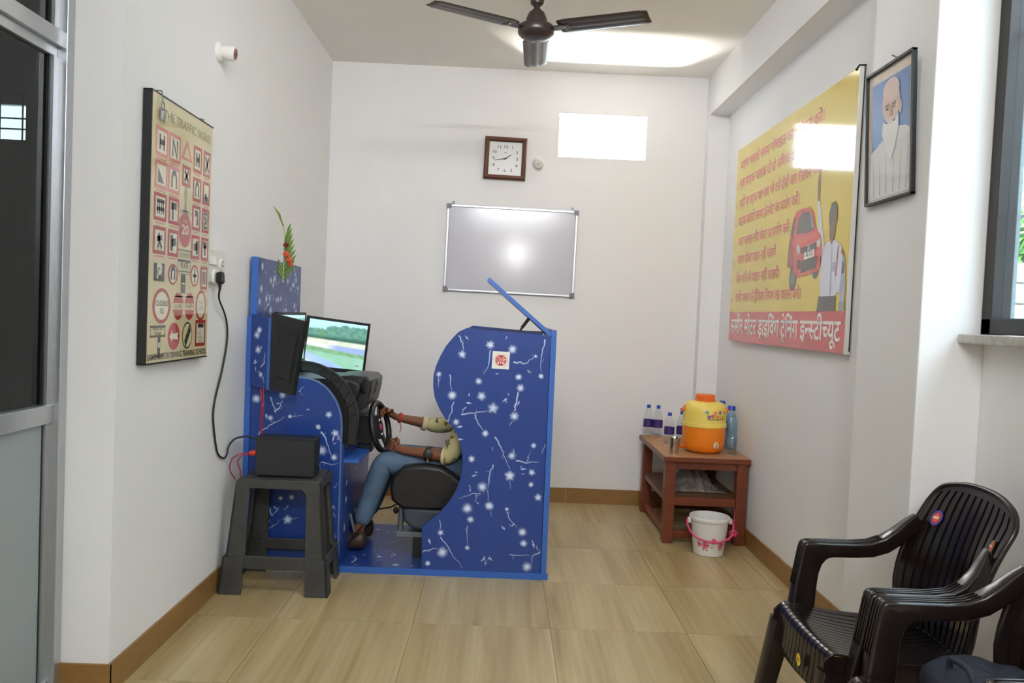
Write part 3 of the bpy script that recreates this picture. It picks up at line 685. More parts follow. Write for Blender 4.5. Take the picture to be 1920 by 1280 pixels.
# curved end cap next to the console panel, with its vent, slats and bosses
def arc(r, a0, a1, n=9, cx=-0.935, cz=0.715, ry=1.0): return [(cx + r * math.cos(math.radians(a0 + (a1 - a0) * i / n)), cz + ry * r * math.sin(math.radians(a0 + (a1 - a0) * i / n))) for i in range(n + 1)]
cap = arc(0.225, 92, -2) + [(-0.715, 0.60), (-0.668, 0.60)] + arc(0.268, -2, 92)
ec = obj('end_cap', MB().prism(cap, lambda a, b, t: (a, t, b), 3.695, 3.735), BLACKP, sim, smooth=30, bevel=0.004)
for k, (a, r0, r1) in enumerate(((8, .228, .272), (20, .228, .272), (32, .228, .272), (44, .228, .272), (58, .23, .27))):
    t = math.radians(a); cx_, cz_ = -0.935, 0.715
    m_ = Vector((cx_ + (r0 + r1) / 2 * math.cos(t), 3.692, cz_ + (r0 + r1) / 2 * math.sin(t)))
    obj('rib', MB().obox(m_, (math.cos(t + .5), 0, math.sin(t + .5)), (0, 1, 0), (-math.sin(t + .5), 0, math.cos(t + .5)), 0.055, 0.012, 0.012), DASHP, ec, bevel=0.002)
obj('rim', MB().sweep([(a, 3.690, b) for a, b in arc(0.272, -4, 92, 14)], [(-0.006, -0.005), (0.006, -0.005), (0.006, 0.005), (-0.006, 0.005)], up=(0, 1, 0)), DASHP, ec)
for (x, z, r) in ((-0.775, 0.908, 0.011), (-0.70, 0.80, 0.010), (-0.845, 0.945, 0.008)): obj('boss', MB().lathe([(r, 0), (r, 0.012), (r * 0.5, 0.013), (r * 0.5, 0.004)], (x, 3.694, z), 12, (0, -1, 0)), dk, ec)
vt = obj('side_vent', MB().lathe([(0.040, 0), (0.043, 0.010), (0.036, 0.014), (0.032, 0.004)], (-0.640, 3.93, 0.865), 18, (1, -0.2, 0)), BLACKP, dsh)
obj('side_vent', MB().lathe([(0.040, 0), (0.043, 0.010), (0.036, 0.014), (0.032, 0.004)], (-0.660, 3.80, 0.875), 18, (1, -0.3, 0)), BLACKP, dsh)
for z in (0.62, 0.66, 0.70): obj('lower_slat', box(-0.705, -0.692, 3.745, 3.90, z, z + 0.028), BLACKP, dsh, bevel=0.003)
obj('column_shroud', MB().prism([(-0.72, 0.56), (-0.72, 0.70), (-0.66, 0.70), (-0.632, 0.66), (-0.632, 0.58), (-0.66, 0.555)], lambda a, b, t: (a, t, b), 3.98, 4.14), BLACKP, dsh, bevel=0.006)
# steering wheel
wn_ = Vector((0.95, -0.16, 0.22)).normalized(); wc = Vector((-0.612, 4.05, 0.640)); wu = (Vector((0, 0, 1)) - wn_ * wn_.z).normalized(); ws = wn_.cross(wu)
RW = 0.124
sw = obj('steering_wheel', MB().tube([wc + wu * (RW * math.cos(2 * PI * i / 36)) + ws * (RW * math.sin(2 * PI * i / 36)) for i in range(36)], 0.0155, 10, closed=True), BLACKP, sim, smooth=True)
hb = obj('hub', MB().lathe([(0.040, -0.03), (0.062, -0.012), (0.064, 0.002), (0.050, 0.010), (0.0, 0.013)], wc - wn_ * 0.012, 20, wn_, wu, cap=False), BLACKP, sw, smooth=40)
for a in (90, 210, 330):
    d_ = wu * math.cos(math.radians(a)) + ws * math.sin(math.radians(a)); p_ = wn_.cross(d_)
    obj('spoke', MB().obox(wc + d_ * 0.078 - wn_ * 0.008, d_, p_, wn_, 0.085, 0.036, 0.010), BLACKP, sw, bevel=0.003)
obj('emblem', MB().lathe([(0.017, 0), (0.017, 0.003), (0.0, 0.004)], wc + wn_ * 0.002, 14, wn_, wu, cap=False), PINK, sw)['label'] = 'pink round emblem on the wheel hub'
for a in (150, 30): obj('button', MB().lathe([(0.007, 0), (0.006, 0.004), (0, 0.005)], wc + wn_ * 0.008 + wu * 0.042 * math.cos(math.radians(a)) + ws * 0.042 * math.sin(math.radians(a)), 10, wn_, wu, cap=False), WHITEP, sw)
obj('wheel_base', MB().lathe([(0.052, -0.085), (0.058, -0.06), (0.056, -0.035), (0.035, -0.022)], wc - wn_ * 0.008, 20, wn_, wu), BLACKP, sim, smooth=40)
obj('clamp', MB().obox(wc - wn_ * 0.075 - Vector((0, 0, 0.085)), (1, 0, 0.1), (0, 1, 0), (-0.1, 0, 1), 0.07, 0.10, 0.06), BLACKP, sim, bevel=0.008)
for y in (3.90, 4.02, 4.14):
    pd = obj('pedal', MB().obox((-0.695, y, 0.115), (1, 0, 1.3), (0, 1, 0), (-1.3, 0, 1), 0.11, 0.055, 0.010), BLACKP, sim, bevel=0.003)
    obj('pedal_arm', MB().tube([(-0.724, y, 0.22), (-0.70, y, 0.13)], 0.007, 6), METALG, pd)
# lever stand beside the seat
ls = obj('lever_stand', MB().tube([(-0.467, 3.87, 0.145), (-0.461, 3.87, 0.472)], 0.0145, 10), METALG, sim)
obj('bracket', MB().box(-0.476, -0.352, 3.85, 3.90, 0.465, 0.474).prism([(-0.445, 0.466), (-0.36, 0.466), (-0.36, 0.455)], lambda a, b, t: (a, t, b), 3.852, 3.858), METALG, ls)
obj('bracket', MB().box(-0.487, -0.33, 3.84, 3.91, 0.130, 0.156), METALG, ls, bevel=0.002)
obj('knob', MB().blob((-0.492, 3.865, 0.255), (0.014, 0.012, 0.018)), BLACKP, ls)
obj('foot', MB().box(-0.40, -0.34, 3.84, 3.93, 0.028, 0.132), BLACKP, ls)

# seat
se = thing('car_seat', 'black covered bucket seat with grey trim inside the blue simulator', 'seat', (-0.2, 4.0, 0.028))
cu = [(-0.50, 0.345), (-0.515, 0.385), (-0.49, 0.425), (-0.42, 0.430), (-0.30, 0.405), (-0.10, 0.375), (0.05, 0.365), (0.05, 0.28), (-0.46, 0.28)]
obj('cushion', MB().prism(cu, lambda a, b, t: (a, t, b), 3.885, 4.24), SEATF, se, smooth=40, bevel=0.02)
bo = [(-0.508, 0.32), (-0.518, 0.385), (-0.505, 0.44), (-0.455, 0.486), (-0.40, 0.494), (-0.34, 0.496), (-0.27, 0.488), (-0.22, 0.462), (-0.17, 0.425), (0.05, 0.40), (0.05, 0.275), (-0.45, 0.278), (-0.485, 0.30)]
obj('bolster', MB().prism(bo, lambda a, b, t: (a, t, b), 3.795, 3.885), SEATF, se, smooth=40, bevel=0.016)
obj('bolster', MB().prism(bo, lambda a, b, t: (a, t, b), 4.24, 4.32), SEATF, se, smooth=40, bevel=0.025)
tr_ = [(-0.455, 0.285), (0.06, 0.285), (0.06, 0.165), (-0.30, 0.165), (-0.40, 0.178), (-0.445, 0.215)]
obj('side_trim', MB().prism(tr_, lambda a, b, t: (a, t, b), 3.80, 4.31), SEATG, se, smooth=40, bevel=0.018)
obj('backrest', MB().prism([(0.0, 0.37), (0.05, 0.95), (0.085, 1.05), (0.14, 1.05), (0.16, 0.95), (0.11, 0.35)], lambda a, b, t: (a, t, b), 3.86, 4.24), SEATF, se, smooth=40, bevel=0.02)
obj('pedestal', box(-0.30, 0.02, 3.86, 4.24, 0.028, 0.170), BLACKP, se, bevel=0.01)
tag(obj('floor_cable', MB().tube([(-0.50, 4.44, 0.20), (-0.535, 4.45, 0.155), (-0.60, 4.45, 0.12), (-0.68, 4.45, 0.105), (-0.74, 4.44, 0.10)], 0.0045, 6), RUBBER, smooth=True), 'thin black cable hanging behind the seat', 'cable')

# ------------------------------------------------------------------ monitors
def monitor(label, TL, TR, BR, BL, screen, thick=0.02, front=1):
    # the four corners of the front bezel
    TL, TR, BR, BL = map(Vector, (TL, TR, BR, BL))
    n = (TR - TL).cross(BL - TL).normalized() * -front   # points out of the screen
    t = thing('monitor', label, 'monitor', (BL + BR) / 2)
    U = lambda u, v, k=0.0: BL + (BR - BL) * u + (TL - BL) * v + ((TR - BR) - (TL - BL)) * (u * v) + n * k
    mb = MB(); vs = [U(u, v, k) for k in (0, -thick) for v in (0, 1) for u in (0, 1)]
    mb.add(vs, [(0, 1, 3, 2), (4, 5, 7, 6), (0, 1, 5, 4), (1, 3, 7, 5), (3, 2, 6, 7), (2, 0, 4, 6)])
    obj('case', mb, BLACKP, t, bevel=0.002)
    bz = 0.014
    W_, H_ = (BR - BL).length, (TL - BL).length
    bu, bv = bz / W_, bz / H_
    fr = MB()
    for (a0, b0, a1, b1) in ((0, 0, 1, bv * 1.5), (0, 1 - bv, 1, 1), (0, 0, bu, 1), (1 - bu, 0, 1, 1)):
        q_ = [U(a0, b0, 0.003), U(a1, b0, 0.003), U(a1, b1, 0.003), U(a0, b1, 0.003), U(a0, b0, -0.001), U(a1, b0, -0.001), U(a1, b1, -0.001), U(a0, b1, -0.001)]
        fr.add(q_, [(0, 1, 2, 3), (4, 5, 6, 7), (0, 1, 5, 4), (1, 2, 6, 5), (2, 3, 7, 6), (3, 0, 4, 7)])
    obj('bezel', fr, BLACKP, t)
    sc = MB(); fn = lambda a, b, tt: tuple(U(bu + a * (1 - 2 * bu), bv * 1.5 + b * (1 - 2.5 * bv), 0.0006 + tt))
    screen(sc, fn)
    obj('screen', sc, SCREEN, t)
    bk = MB(); q_ = [U(u, v, -thick) for u, v in ((0.15, 0.16), (0.62, 0.16), (0.62, 0.84), (0.15, 0.84))] + [U(u, v, -thick - 0.018) for u, v in ((0.19, 0.20), (0.56, 0.20), (0.56, 0.80), (0.19, 0.80))]
    bk.add(q_, [(0, 1, 2, 3), (4, 5, 6, 7), (0, 1, 5, 4), (1, 2, 6, 5), (2, 3, 7, 6), (3, 0, 4, 7)])
    obj('rear_housing', bk, BLACKP, t)
    return t, U
def road_screen(mb, fn):
    from mathutils import noise
    nu, nv = 96, 60
    G = lambda r, g, b: Vector((lin(r), lin(g), lin(b)))
    sm = lambda a, b, x: min(1, max(0, (x - a) / (b - a)))
    vs = []; cs = []
    for j in range(nv + 1):
        for i in range(nu + 1):
            x, y = i / nu, j / nv
            nz = lambda f, o=0: noise.noise(Vector((x * f, y * f, o)))
            c = G(150, 214, 232).lerp(G(190, 238, 248), y)
            top = 0.80 + 0.13 * sm(0.05, 0.55, x) + 0.035 * nz(9, 1) + 0.03 * noise.noise(Vector((x * 22, 0, 3))) - 0.06 * math.exp(-((x - 0.27) / 0.03) ** 2)
            t = G(84, 140, 130).lerp(G(120, 172, 150), 0.5 + 0.9 * nz(14, 5)).lerp(G(60, 104, 92), sm(0.70, 0.62, y)).lerp(G(128, 160, 96), 0.6 * math.exp(-((x - 0.22) / 0.05) ** 2 - ((y - 0.72) / 0.07) ** 2))
            c = c.lerp(t, sm(top + 0.012, top - 0.012, y))
            h1 = 0.60 - 0.03 * x
            c = c.lerp(G(206, 222, 196).lerp(G(232, 236, 222), 0.5 + nz(8, 7)), sm(h1 + 0.012, h1 - 0.012, y))
            h2 = 0.51 - 0.05 * x
            c = c.lerp(G(236, 240, 244).lerp(G(158, 180, 228), sm(0.30, 0.50, x)), sm(h2 + 0.01, h2 - 0.01, y))
            h3 = 0.445 - 0.125 * x
            c = c.lerp(G(112, 160, 122).lerp(G(140, 192, 146), 0.5 + 0.8 * nz(10, 9)), sm(h3 + 0.012, h3 - 0.012, y))
            h4 = 0.34 - 0.10 * x
            c = c.lerp(G(144, 200, 168).lerp(G(160, 210, 190), 0.5 + 0.8 * nz(6, 11)), sm(h4 + 0.015, h4 - 0.015, y))
            h5 = 0.30 - 0.62 * x + 0.20 * x * x + 0.06 * math.sin(x * 4)
            c = c.lerp(G(158, 188, 240).lerp(G(178, 206, 246), 0.5 + nz(4, 13)), sm(h5 + 0.012, h5 - 0.012, y))
            c = c.lerp(G(232, 240, 250), math.exp(-((y - (0.14 - 0.65 * x)) / 0.012) ** 2))
            c = c.lerp(G(104, 136, 146), sm(0.135 - 0.65 * x, 0.10 - 0.65 * x, y))
            vs.append(fn(x, y, 0.0)); cs.append((c.x, c.y, c.z, 1))
    fs = [(j * (nu + 1) + i, j * (nu + 1) + i + 1, (j + 1) * (nu + 1) + i + 1, (j + 1) * (nu + 1) + i) for j in range(nv) for i in range(nu)]
    mb.add(vs, fs, cs)
    pr_rect(mb, fn, 0.86, 0.07, 0.93, 0.10, rgb(150, 140, 150), 2)
# right-hand screen faces the viewer
M3, U3 = monitor('flat monitor with a lit racetrack picture at the far side', (-1.043, 4.20, 1.1985), (-0.734, 4.36, 1.163), (-0.759, 4.36, 0.881), (-1.074, 4.20, 0.914), road_screen)
# middle one faces right, hidden by the near one
M2, U2 = monitor('middle monitor mostly hidden behind the near dark one', (-1.085, 3.785, 1.213), (-1.050, 4.185, 1.213), (-1.050, 4.185, 0.95), (-1.085, 3.785, 0.95), road_screen)
# near one shows its back
M1, U1 = monitor('black back of the near monitor on the blue bracket', (-0.868, 3.50, 1.179), (-1.045, 3.60, 1.209), (-1.046, 3.60, 0.859), (-0.914, 3.50, 0.848), road_screen)
obj('connector_block', MB().box(-1.0, -0.985, 3.563, 3.578, 0.95, 0.965).box(-1.0, -0.985, 3.563, 3.578, 0.98, 0.99), METALG, M1)
ar = obj('arm', MB().box(-1.16, -1.108, 3.95, 4.05, 1.04, 1.09), BLACKP, M2)
obj('arm', MB().tube([(-1.15, 4.36, 1.06), (-1.0, 4.36, 1.06), (-0.92, 4.30, 1.05)], 0.015, 8), BLACKP, M3)
# ------------------------------------------------------------------ person at the wheel
def skin(name, chains, m, parent=None, sub=2, extra=None):
    # chains: list of (points, radii); points that coincide between chains of one body are merged so limbs grow from it
    pos = []; rad = []; idx = {}; edges = []; roots = []
    for pts, rs_ in chains:
        prev = None
        for i, (p, r) in enumerate(zip(pts, rs_)):
            key = tuple(round(c, 4) for c in p)
            if key not in idx:
                idx[key] = len(pos); pos.append(Vector(p)); rad.append(r)
                if i == 0: roots.append(idx[key])
            k = idx[key]
            if prev is not None and prev != k: edges.append((prev, k))
            prev = k
    org = sum(pos, Vector()) / len(pos); org.z = min(p.z for p in pos)
    me = bpy.data.meshes.new(name); me.from_pydata([tuple(p - org) for p in pos], edges, [])
    o = bpy.data.objects.new(name, me); C.objects.link(o)
    md = o.modifiers.new('skin', 'SKIN'); md.use_smooth_shade = True; md.branch_smoothing = 0.6
    sv = me.skin_vertices[0].data
    for i, r in enumerate(rad):
        sv[i].radius = r if isinstance(r, tuple) else (r, r); sv[i].use_root = False
    for i in roots: sv[i].use_root = True
    sd = o.modifiers.new('subsurf', 'SUBSURF'); sd.levels = sub; sd.render_levels = sub
    # freeze the modifiers so the figure is one plain mesh
    dg = bpy.context.evaluated_depsgraph_get(); dg.update()
    me2 = bpy.data.meshes.new_from_object(o.evaluated_get(dg))
    bpy.data.objects.remove(o)
    vs = [tuple(v.co + org) for v in me2.vertices]; fs = [tuple(p.vertices) for p in me2.polygons]
    bpy.data.meshes.remove(me2)
    mb = MB().add(vs, fs)
    if extra: extra(mb)
    return obj(name, mb, m, parent, smooth=True)

per = thing('person', 'seated person in blue jeans and printed shirt gripping the steering wheel', 'person', (-0.15, 4.05, 0.35))
pelv = (-0.13, 4.05, 0.46); chest = (-0.115, 4.05, 0.70); neckb = (-0.12, 4.05, 0.83); head0 = (-0.135, 4.05, 0.90)
shN, shF = (-0.12, 3.915, 0.775), (-0.12, 4.185, 0.775)
elN, wrN, haN = (-0.235, 3.862, 0.535), (-0.468, 3.905, 0.548), (-0.520, 3.928, 0.562)
elF, wrF, haF = (-0.285, 4.235, 0.622), (-0.548, 4.165, 0.678), (-0.592, 4.140, 0.706)
kN, kF = (-0.570, 3.935, 0.482), (-0.560, 4.145, 0.482)
aN, aF = (-0.682, 3.93, 0.140), (-0.680, 4.15, 0.140)
hN, hF = (-0.15, 3.965, 0.440), (-0.15, 4.135, 0.440)
lerp = lambda a, b, t: tuple(Vector(a).lerp(Vector(b), t))
def fingers(hand, wrist, wrap_c, side):
    # four fingers and a thumb that close round the rim; rim passes near wrap_c
    hand, wrist, wc_ = Vector(hand), Vector(wrist), Vector(wrap_c)
    fwd = (hand - wrist).normalized(); across = Vector((0, 0, 1)) if side == 'near' else Vector((0.1, -0.55, 0.75))
    across = (across - fwd * across.dot(fwd)).normalized(); curl = fwd.cross(across) * (1 if side == 'near' else -1)
    ch = []
    for i, (L, off) in enumerate(((0.026, 0.021), (0.030, 0.007), (0.028, -0.007), (0.022, -0.021))):
        b0 = hand + across * off * 0.8; b1 = hand + fwd * 0.022 + across * off + curl * 0.002
        b2 = b1 + (fwd * 0.7 + curl * 0.7).normalized() * L; b3 = b2 + (curl * 0.95 - fwd * 0.25).normalized() * L * 0.8; b4 = b3 + (curl * 0.2 - fwd * 0.95).normalized() * L * 0.55
        ch.append(([tuple(p) for p in (b0, b1, b2, b3, b4)], [0.0085, 0.0088, 0.0078, 0.0070, 0.0058]))
    t0 = hand - fwd * 0.018 + across * 0.018; t1 = t0 + across * 0.016 + fwd * 0.010 + curl * 0.008; t2 = t1 + fwd * 0.020 + curl * 0.016; t3 = t2 + curl * 0.016 + fwd * 0.008
    ch.append(([tuple(p) for p in (t0, t1, t2, t3)], [0.010, 0.0098, 0.0085, 0.0068]))
    return ch
rimF = wc + wu * 0.118 + ws * -0.03
body = [([pelv, lerp(pelv, chest, .5), chest, neckb, lerp(neckb, head0, .6), head0, (-0.142, 4.05, 0.965), (-0.142, 4.05, 1.02)], [(.10, .12), (.095, .115), (.09, .125), (.045, .05), (.042, .042), (.055, .058), (.068, .075), (.055, .06)]),
        ([chest, shN, lerp(shN, elN, .5), elN, lerp(elN, wrN, .35), lerp(elN, wrN, .8), wrN, haN], [(.09, .125), .045, .040, .034, .034, .025, (.022, .019), (.027, .018)]),
        ([chest, shF, lerp(shF, elF, .5), elF, lerp(elF, wrF, .35), lerp(elF, wrF, .8), wrF, haF], [(.09, .125), .045, .040, .034, .033, .025, (.022, .019), (.027, .018)]),
        ([pelv, hN, lerp(hN, kN, .5), kN, lerp(kN, aN, .35), lerp(kN, aN, .8), aN, (-0.70, 3.93, 0.075), (-0.765, 3.93, 0.062)], [(.10, .12), .075, .064, .050, .046, .032, .030, .030, .022]),
        ([pelv, hF, lerp(hF, kF, .5), kF, lerp(kF, aF, .35), lerp(kF, aF, .8), aF, (-0.70, 4.15, 0.075), (-0.765, 4.15, 0.062)], [(.10, .12), .075, .064, .050, .046, .032, .030, .030, .022])]
body += fingers(haN, wrN, wc, 'near') + fingers(haF, wrF, wc, 'far')
def face(mb):
    mb.blob((-0.212, 4.05, 0.972), (0.016, 0.011, 0.017)); 
    for s_ in (-1, 1): mb.blob((-0.135, 4.05 + s_ * 0.076, 0.975), (0.016, 0.007, 0.022))
skin('body', body, SKIN, per, 2, face)
shb = [([(-0.135, 4.05, 0.425), (-0.13, 4.05, 0.50), lerp(pelv, chest, .5), chest, (-0.12, 4.05, 0.80), (-0.12, 4.05, 0.845)], [(.152, .158), (.138, .148), (.112, .135), (.105, .145), (.075, .10), (.052, .058)]),
       ([chest, shN, lerp(shN, elN, .5), lerp(shN, elN, .92), lerp(elN, wrN, .05), lerp(elN, wrN, .13)], [(.105, .145), .060, .054, .050, .048, .046]),
       ([chest, shF, lerp(shF, elF, .5), lerp(shF, elF, .92), lerp(elF, wrF, .2), lerp(elF, wrF, .46)], [(.105, .145), .060, .054, .050, .045, .040])]
skin('shirt', shb, SHIRT, per, 2)
CUFF = mat('folded_cream_cuff', rgb(214, 208, 164), 0.85, noise=0.06)
obj('sleeve_cuff', MB().tube([lerp(elN, wrN, .09), lerp(elN, wrN, .15)], [.047, .045], 14), CUFF, per, smooth=40)
obj('sleeve_cuff', MB().tube([lerp(elF, wrF, .40), lerp(elF, wrF, .485)], [.042, .040], 14), CUFF, per, smooth=40)
tr2 = [([pelv, hN, lerp(hN, kN, .5), lerp(hN, kN, .9), kN, lerp(kN, aN, .1), lerp(kN, aN, .5), lerp(kN, aN, .97)], [(.118, .135), .090, .077, .066, .062, .062, .056, .046]),
       ([pelv, hF, lerp(hF, kF, .5), lerp(hF, kF, .9), kF, lerp(kF, aF, .1), lerp(kF, aF, .5), lerp(kF, aF, .97)], [(.118, .135), .090, .077, .066, .062, .062, .056, .046])]
skin('jeans', tr2, DENIM, per, 2)
for y in (3.93, 4.15):
    skin('shoe', [([(-0.640, y, 0.085), (-0.68, y, 0.085), (-0.735, y, 0.072), (-0.790, y, 0.060)], [(.046, .050), (.052, .054), (.048, .040), (.036, .028)])], SHOE, per, 2)
# hair cap, eyes, mouth
hm = MB().blob((-0.132, 4.05, 1.008), (0.078, 0.079, 0.062), 16, 10); obj('hair', hm, HAIR, per, smooth=True)
for s_ in (-1, 1):
    obj('eye', MB().blob((-0.204, 4.05 + s_ * 0.027, 0.992), (0.008, 0.011, 0.007)), WHITEP, per, smooth=True)
    obj('eyebrow', MB().box(-0.212, -0.198, 4.05 + s_ * 0.027 - 0.017, 4.05 + s_ * 0.027 + 0.017, 1.007, 1.013), HAIR, per)
obj('mouth', MB().blob((-0.196, 4.05, 0.935), (0.008, 0.022, 0.006)), mat('lip', rgb(120, 66, 56), 0.5), per, smooth=True)
wp = Vector(lerp(elN, wrN, .46)); wd_ = (Vector(wrN) - Vector(elN)).normalized()
wt = obj('wristwatch', MB().tube([wp - wd_ * 0.012, wp + wd_ * 0.012], 0.038, 18), BLACKP, per, smooth=40)
obj('watch_case', MB().lathe([(0.023, 0), (0.024, 0.008), (0.018, 0.011)], wp + Vector((0, -0.034, 0.004)), 18, (0, -1, 0.1)), BLACKP, wt, smooth=40)
obj('buckle', MB().box(wp.x - 0.004, wp.x + 0.004, wp.y - 0.036, wp.y - 0.024, wp.z - 0.036, wp.z - 0.022), mat('brass', rgb(196, 160, 70), 0.3, metal=0.8), wt)
bpnt = Vector(lerp(wrF, elF, .08)); bd_ = (Vector(elF) - Vector(wrF)).normalized()
br_ = obj('bracelet', MB().tube([bpnt - bd_ * 0.007, bpnt + bd_ * 0.007], 0.028, 16), mat('red_thread', rgb(176, 40, 40), 0.7), per)
obj('thread_end', MB().tube([bpnt + Vector((0.004, -0.02, -0.022)), bpnt + Vector((0.010, -0.022, -0.05)), bpnt + Vector((0.004, -0.022, -0.075))], 0.0028, 5), mat('pale_red_thread', rgb(190, 110, 100), 0.7), br_)

# ------------------------------------------------------------------ palm leaf and flowers tucked behind the backboard
pl = thing('palm_leaf', 'green palm leaf sprig with red flowers tucked over the blue backboard', 'leaf', (-1.095, 3.95, 1.38))
K = 3.85 / 3.672
PP = lambda x, z: (x * K, 3.85, 1.25 + (z - 1.25) * K)
def pxz(u, v):  # helper plane of the sprig
    return (u, 3.85 + 0.10 * (u + 1.08), v)
spine = [(-1.083, 1.358), (-1.082, 1.42), (-1.080, 1.50), (-1.080, 1.58), (-1.092, 1.645), (-1.115, 1.70), (-1.140, 1.728)]
obj('rachis', MB().tube([pxz(*p) for p in spine], [0.0042, 0.004, 0.0036, 0.003, 0.0034, 0.004, 0.0015], 6), LEAFV, pl)
lm = [((-1.083, 1.365 + .021 * i), (-1.012 - .0052 * i - (.012 if i < 2 else 0), 1.445 + .0255 * i)) for i in range(9)] + [((-1.083, 1.372 + .02 * i), (-1.112 + .002 * i, 1.43 + .02 * i)) for i in range(3)]
for (a, b), (c_, d_) in lm:
    p0 = Vector(pxz(a, b)); p1 = Vector(pxz(c_, d_)); dd = (p1 - p0); nn = Vector((-dd.z, 0, dd.x)).normalized() * 0.0066; yy = Vector((0, -0.006, 0))
    mb = MB(); st_ = [p0, p0.lerp(p1, .35) + yy, p0.lerp(p1, .8) + yy, p1]; wds = [0.3, 0.9, 0.9, 0.08]
    vs = []
    for p_, k_ in zip(st_, wds): vs += [p_ - nn * k_, p_ + yy * 0.5, p_ + nn * k_]
    mb.add(vs, [(3 * i + j, 3 * i + j + 1, 3 * i + j + 4, 3 * i + j + 3) for i in range(3) for j in range(2)])
    obj('leaflet', mb, LEAFG, pl, solid=0.0008)
obj('leaflet', MB().tube([pxz(-1.088, 1.63), pxz(-1.112, 1.69), pxz(-1.140, 1.728)], [0.004, 0.006, 0.001], 5), LEAFG, pl)
rs = random.Random(11)
def flower(cx_, cz_, r, m, name):
    mb = MB(); c = Vector(pxz(cx_, cz_)) + Vector((0, -0.016, 0))
    for k in range(9):
        a = 2 * PI * k / 9 + rs.random(); ru = r * rs.uniform(0.45, 0.75)
        mb.blob(c + Vector((ru * math.cos(a), -rs.random() * r * 0.5, ru * math.sin(a))), (r * 0.5, r * 0.25, r * 0.32), 7, 5, Matrix.Rotation(a, 3, 'Y'))
    mb.blob(c + Vector((0, -r * 0.4, 0)), r * 0.42, 8, 6)
    return obj(name, mb, m, pl, smooth=True)
flower(-1.068, 1.540, 0.013, ROSER, 'flower')['label'] = 'dark red flower'
flower(-1.066, 1.495, 0.015, ROSEO, 'flower')['label'] = 'orange red flower'
flower(-1.052, 1.468, 0.016, ROSEO, 'flower')
flower(-1.042, 1.447, 0.012, ROSEO, 'flower')

# ------------------------------------------------------------------ stool with the power unit
def leg_sec(w, d): return [(-w, -d), (w, -d), (w, d), (-w, d)]
stl = thing('stool', 'dusty dark grey plastic stool carrying a black box by the left wall', 'stool', (-0.95, 3.47, 0))
yb, zt = 3.355, 0.492
obj('seat', MB().prism([(-1.115, 3.375), (-0.765, 3.375), (-0.785, 3.65), (-1.105, 3.65)], lambda a, b, t: (a, b, t), zt - 0.018, zt), GREYP, stl, bevel=0.006)
def stool_leg(xt, xb, yt, yb_, sx, sy):
    # angle-section leg: a front plate and a side plate that widen into a flared foot
    mb = MB()
    for (z0, z1, w0, w1) in ((zt - 0.012, 0.16, 0.060, 0.082), (0.16, 0.0, 0.090, 0.098)):
        f0 = (zt - 0.012 - z0) / zt; f1 = (zt - 0.012 - z1) / zt
        out = 0.010 if z0 < 0.2 else 0.0
        P0 = Vector((xt + (xb - xt) * f0 + out * -sx, yt + (yb_ - yt) * f0 + out * -sy, z0)); P1 = Vector((xt + (xb - xt) * f1 + out * -sx, yt + (yb_ - yt) * f1 + out * -sy, z1))
        for dx, dy in ((sx, 0), (0, sy)):
            q0 = Vector((dx, dy, 0)); th = Vector((0, sy * 0.010, 0)) if dx else Vector((sx * 0.010, 0, 0))
            k0, k1 = (w0, w1) if dx else (w0 * 0.75, w1 * 0.75)
            vs = [P0, P0 + q0 * k0, P0 + q0 * k0 + th, P0 + th, P1, P1 + q0 * k1, P1 + q0 * k1 + th, P1 + th]
            mb.add(vs, [(0, 1, 2, 3), (4, 5, 6, 7), (0, 1, 5, 4), (1, 2, 6, 5), (2, 3, 7, 6), (3, 0, 4, 7)])
        for r_ in (0.3, 0.5, 0.7):
            q0 = P0 + Vector((sx * w0 * r_, -sy * 0.002, 0)); q1 = P1 + Vector((sx * w1 * r_, -sy * 0.002, 0))
            mb.add([q0 - Vector((.003, 0, 0)), q0 + Vector((.003, 0, 0)), q1 + Vector((.003, 0, 0)), q1 - Vector((.003, 0, 0)), q0 + Vector((0, sy * .004, 0)), q1 + Vector((0, sy * .004, 0))], [(0, 1, 2, 3)])
    return obj('leg', mb, GREYP, stl)
stool_leg(-1.122, -1.165, 3.372, 3.340, 1, 1); stool_leg(-0.758, -0.712, 3.372, 3.340, -1, 1)
stool_leg(-1.112, -1.150, 3.648, 3.640, 1, -1); stool_leg(-0.778, -0.725, 3.648, 3.640, -1, -1)
def apron(x0, x1, y0, y1, z0, z1): return box(x0, x1, y0, y1, z0, z1)
obj('front_apron', MB().prism([(-1.118, zt - 0.006), (-0.762, zt - 0.006), (-0.757, 0.43), (-0.815, 0.43), (-0.835, 0.455), (-1.06, 0.455), (-1.078, 0.43), (-1.124, 0.43)], lambda a, b, t: (a, t, b), 3.367, 3.376), GREYP, stl)
obj('side_apron', MB().prism([(3.372, zt - 0.006), (3.648, zt - 0.006), (3.650, 0.43), (3.60, 0.43), (3.585, 0.45), (3.44, 0.45), (3.425, 0.43), (3.37, 0.43)], lambda a, b, t: (t, a, b), -0.772, -0.763), GREYP, stl)
obj('side_apron', MB().prism([(3.372, zt - 0.006), (3.648, zt - 0.006), (3.650, 0.43), (3.60, 0.43), (3.585, 0.45), (3.44, 0.45), (3.425, 0.43), (3.37, 0.43)], lambda a, b, t: (t, a, b), -1.118, -1.109), GREYP, stl)
obj('rear_apron', box(-1.106, -0.784, 3.640, 3.648, 0.44, zt - 0.006), GREYP, stl)
obj('stretcher', box(-1.095, -0.79, 3.347, 3.362, 0.108, 0.165), GREYP, stl, bevel=0.004)
obj('stretcher', box(-1.09, -0.79, 3.638, 3.650, 0.108, 0.160), GREYP, stl, bevel=0.004)
obj('stretcher', box(-0.735, -0.722, 3.40, 3.62, 0.108, 0.160), GREYP, stl, bevel=0.004)
